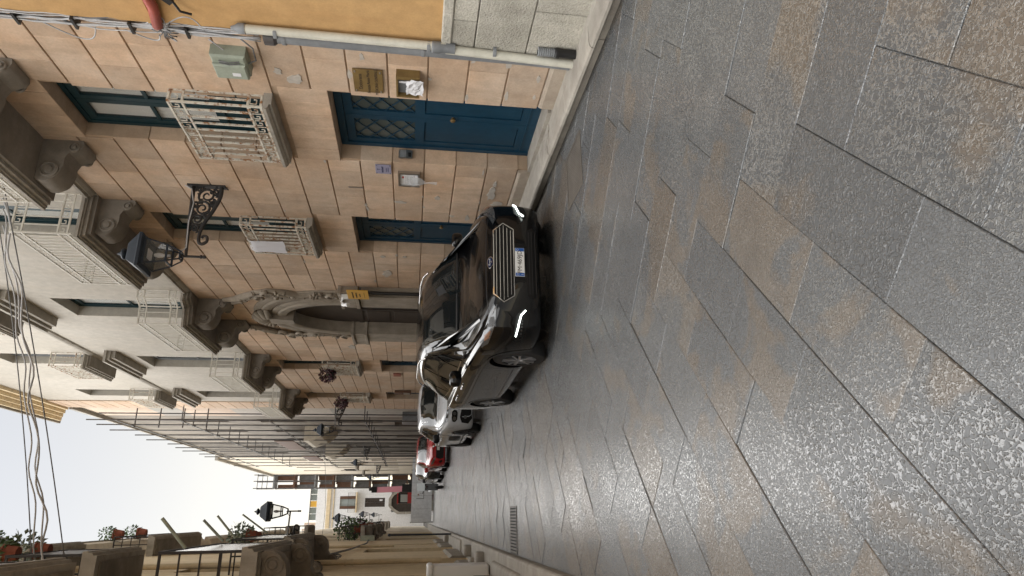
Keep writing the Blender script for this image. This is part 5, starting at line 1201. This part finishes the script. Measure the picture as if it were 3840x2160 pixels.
MB().box(4.27,4.35,13.08,13.2,3.06,3.2).build('mount', M['whiteplastic'], t); MB().tube([(4.28,13.15,3.16),(4.22,13.2,3.2),(4.18,13.25,3.14)], .02, 8).build('arm', M['whiteplastic'], t); MB().tube([(4.20,13.33,3.18),(4.15,13.18,3.06)], .04, 12).build('housing', M['whiteplastic'], t, smooth=40)
t = thing('cloth', 'white cloth hanging over the second window guard rail', 'cloth', (4.33,10.65,4.15))
rows = [[(4.322-.006*math.sin(j*1.3+i*.4)-(.0 if i else -.03),10.38+.50*j/12+.01*math.sin(i),4.46-.58*i/10-.015*math.sin(j*.5)) for j in range(13)] for i in range(11)]
MB().grid(rows).build('sheet', M['cloth'], t, smooth=True)
t = thing('sign', 'small rust red house sign right of the third blue door', 'sign', (4.48,21.85,2.25)); MB().bev(4.47,4.49,21.65,22.1,2.12,2.36,.003).build('plate', M['terracotta'], t)
t = thing('letter_box', 'brown letter boxes between the two far doors', 'letter box', (4.45,25,2.05)); MB().bev(4.40,4.49,24.75,25.15,1.78,2.38,.01).build('case', M['brownwood'], t); MB().box(4.395,4.402,24.8,25.1,1.82,2.05).build('flap', M['alu'], t)
t = MB().box(4.40,4.5,29.0,29.2,0.14,.9).build('cover_plate', M['zinc']); tag(t, 'grey metal cover plate low on the palazzo end', 'cover')

# ================================================================ plants
def foliage(c, rad, n, size, seed, droop=.3, hollow=.25):
    r2 = random.Random(seed); mb = MB()
    for i in range(n):
        while True:
            p = Vector((r2.uniform(-1,1),r2.uniform(-1,1),r2.uniform(-1,1)))
            if hollow < p.length < 1: break
        q = Vector((c[0]+p.x*rad[0],c[1]+p.y*rad[1],c[2]+p.z*rad[2])); d = (p+Vector((r2.uniform(-.7,.7),r2.uniform(-.7,.7),r2.uniform(-.7,.4)-droop))).normalized()
        sd = d.cross(Vector((r2.uniform(-1,1),r2.uniform(-1,1),r2.uniform(-1,1)))).normalized()*size*r2.uniform(.25,.4); L = size*r2.uniform(.7,1.3); k = d.cross(sd).normalized()*size*.12
        mb.add([q,q+d*L*.5+sd+k,q+d*L,q+d*L*.5-sd+k], [(0,1,2),(0,2,3)])
    return mb
def planter(label, c, pot_r, pot_h, rad, n, size, leafm, seed, pot='terracotta', dz=.6, sprigs=5):
    t = thing('potted_plant', label, 'plant', c, 'potted plants on the balconies')
    MB().lathe([(.001,0),(pot_r*.7,0),(pot_r*.95,pot_h*.85),(pot_r*1.05,pot_h*.85),(pot_r*1.05,pot_h),(pot_r*.9,pot_h),(pot_r*.85,pot_h*.9),(.001,pot_h*.9)], c, 'z', 16).build('pot', M[pot], t, smooth=40)
    f = foliage((c[0],c[1],c[2]+pot_h+rad[2]*dz), rad, n, size, seed).build('foliage', M[leafm], t, fix=False); f["kind"] = "stuff"
    r2 = random.Random(seed+1); st = MB()
    for k in range(sprigs):
        a, l = r2.uniform(0,6.28), r2.uniform(.9,1.5); st.tube([(c[0],c[1],c[2]+pot_h*.8),(c[0]+rad[0]*.5*math.cos(a),c[1]+rad[1]*.5*math.sin(a),c[2]+pot_h+rad[2]*.9),(c[0]+rad[0]*l*math.cos(a),c[1]+rad[1]*l*math.sin(a),c[2]+pot_h+rad[2]*1.1*l)], [.006,.004,.002], 5)
    st.build('stem', M['leaf'], t, fix=False); return t
planter('bushy basket of red-leaved trailing plant on the third window guard', (4.22,20.65,4.12), .16, .16, (.24,.30,.24), 420, .075, 'redleaf', 1, 'black', .2, 9)
planter('dark red trailing plant on the fourth window guard', (4.22,26.0,4.22), .16, .16, (.22,.34,.24), 380, .08, 'redleaf', 2, 'black', .2, 9)
LP = [('pot of leafy green plant on the highest left balcony',(-.40,24.2,10.82),'leaf',.17),('red pot with a sprawling plant at the far end of the highest left balcony',(-.40,26.2,10.82),'leaf',.18),('red clay pot with grasses on the middle upper left balcony',(-.42,15.3,10.2),'palegreen',.15),('grey pot with drooping leaves next to the grasses on the upper left balcony',(-.42,16.6,10.2),'leaf',.15),
      ('flower pot hanging at the front of the second left balcony',(-.36,17.6,5.3),'palegreen',.14),('red pot beside the flower pot on the second left balcony',(-.40,18.1,5.3),'leaf',.14),('tall shrub in a tub on the plant filled balcony',(-.55,35.3,4.05),'leaf',.2),('dark bushy plant at the far end of the plant filled balcony',(-.5,37.2,4.05),'leaf',.22),
      ('reddish climbing plant on the boarded far balcony',(-.5,41.4,4.05),'redleaf',.22),('low green plant on the boarded far balcony',(-.5,42.5,4.05),'leaf',.2),('green plant on the last left balcony',(-.5,47.3,4.05),'leaf',.22),
      ('clay pot on the topmost near balcony at the left edge',(-.42,11.3,7.32),'leaf',.13),('second clay pot on the topmost near balcony',(-.42,12.2,7.32),'palegreen',.13),('pot of herbs on the brown railed balcony nearest the camera',(-.42,8.6,6.84),'leaf',.12)]
for k, (lb, c, lm, pr_) in enumerate(LP): planter(lb, c, pr_, pr_*1.6, (.26 if c[1] < 30 else .5,.32 if c[1] < 30 else .6,.28 if c[1] < 30 else .6), 190, .09 if c[1] < 30 else .16, lm, 30+k, 'zinc' if 'grey' in lb else 'terracotta')
# agave on the eaves
t = thing('plant', 'spiky agave growing on the left roof edge', 'plant', (-.75,31,11.25)); mb = MB()
for k in range(9): a = k*.7; mb.tube([(-.75,31,11.26),(-.75+.14*math.cos(a),31+.2*math.sin(a),11.55),(-.75+.24*math.cos(a),31+.34*math.sin(a),11.8)], [.03,.02,.003], 6)
mb.build('leaves', M['palegreen'], t, smooth=True)

# ================================================================ overhead cables
def sagline(a, b, sag, wav=0, n=44, ph=0): 
    a, b = Vector(a), Vector(b); return [a+(b-a)*(i/n)+Vector((0,0,-sag*4*(i/n)*(1-i/n)+wav*math.sin(i*.75+ph)*(.4+.6*math.sin(i*.23+ph)**2))) for i in range(n+1)]
for lb, a, b, sag, wav, r, m_ in (('thin single overhead cable nearest the balconies',(4.45,8.6,7.20),(-.95,11.2,6.5),.06,0,.008,'cable'),('thick wavy overhead cable of the twisted bundle',(4.45,9.45,7.62),(-.95,11.1,6.75),.10,.07,.013,'greycable'),
    ('slack overhead cable crossing the twisted bundle',(4.45,9.85,7.86),(-.95,11.0,6.72),.13,.05,.011,'greycable'),('highest thin overhead cable across the street',(4.45,10.6,8.28),(-.95,11.3,7.02),.08,.0,.008,'cable'),('wavy upper overhead cable beside the highest one',(4.45,10.5,8.20),(-.95,11.3,6.98),.12,.045,.011,'greycable')):
    o_ = MB().tube(sagline(a, b, sag, wav, ph=len(lb)), r, 6).build('overhead_cable', M[m_], smooth=True); tag(o_, lb, 'cable', 'overhead cables across the street')
o_ = MB().tube(sagline((4.6,40.5,7.0),(-1.1,41,6.6),.25), .012, 6).build('overhead_cable', M['cable'], smooth=True); tag(o_, 'distant overhead cable before the scaffolding balcony', 'cable', 'overhead cables across the street')
t = thing('cable_tangle', 'dark tangle of cables and dry creeper on the left house wall', 'cables', (-1,21,4)); rc = random.Random(4)
for k in range(16):
    y0, z0 = rc.uniform(16.6,20.5), rc.uniform(3.6,4.5)
    MB().tube([(-1.0+.04*math.sin(i+k),y0+i*rc.uniform(.05,.2),z0+.12*math.sin(i*.8+k)-i*.01) for i in range(9)], rc.uniform(.008,.016), 5).build('cable', M['cable'], t, smooth=True)
MB().tube([(-1.0,20,4.0),(-.98,24,3.55),(-.98,29,3.35),(-1.0,33.5,3.55)], .03, 6).build('main_cable', M['cable'], t, smooth=True)
t = thing('junction_box', 'grey-green cable box on the left house at the end of the dark cable', 'box', (-1,34.5,3.6)); MB().bev(-1.05,-.82,34,35,3.3,3.95,.03,'+x').build('body', M['greenbox'], t); MB().box(-.83,-.815,34.1,34.9,3.38,3.87).build('door', M['greenbox'], t)
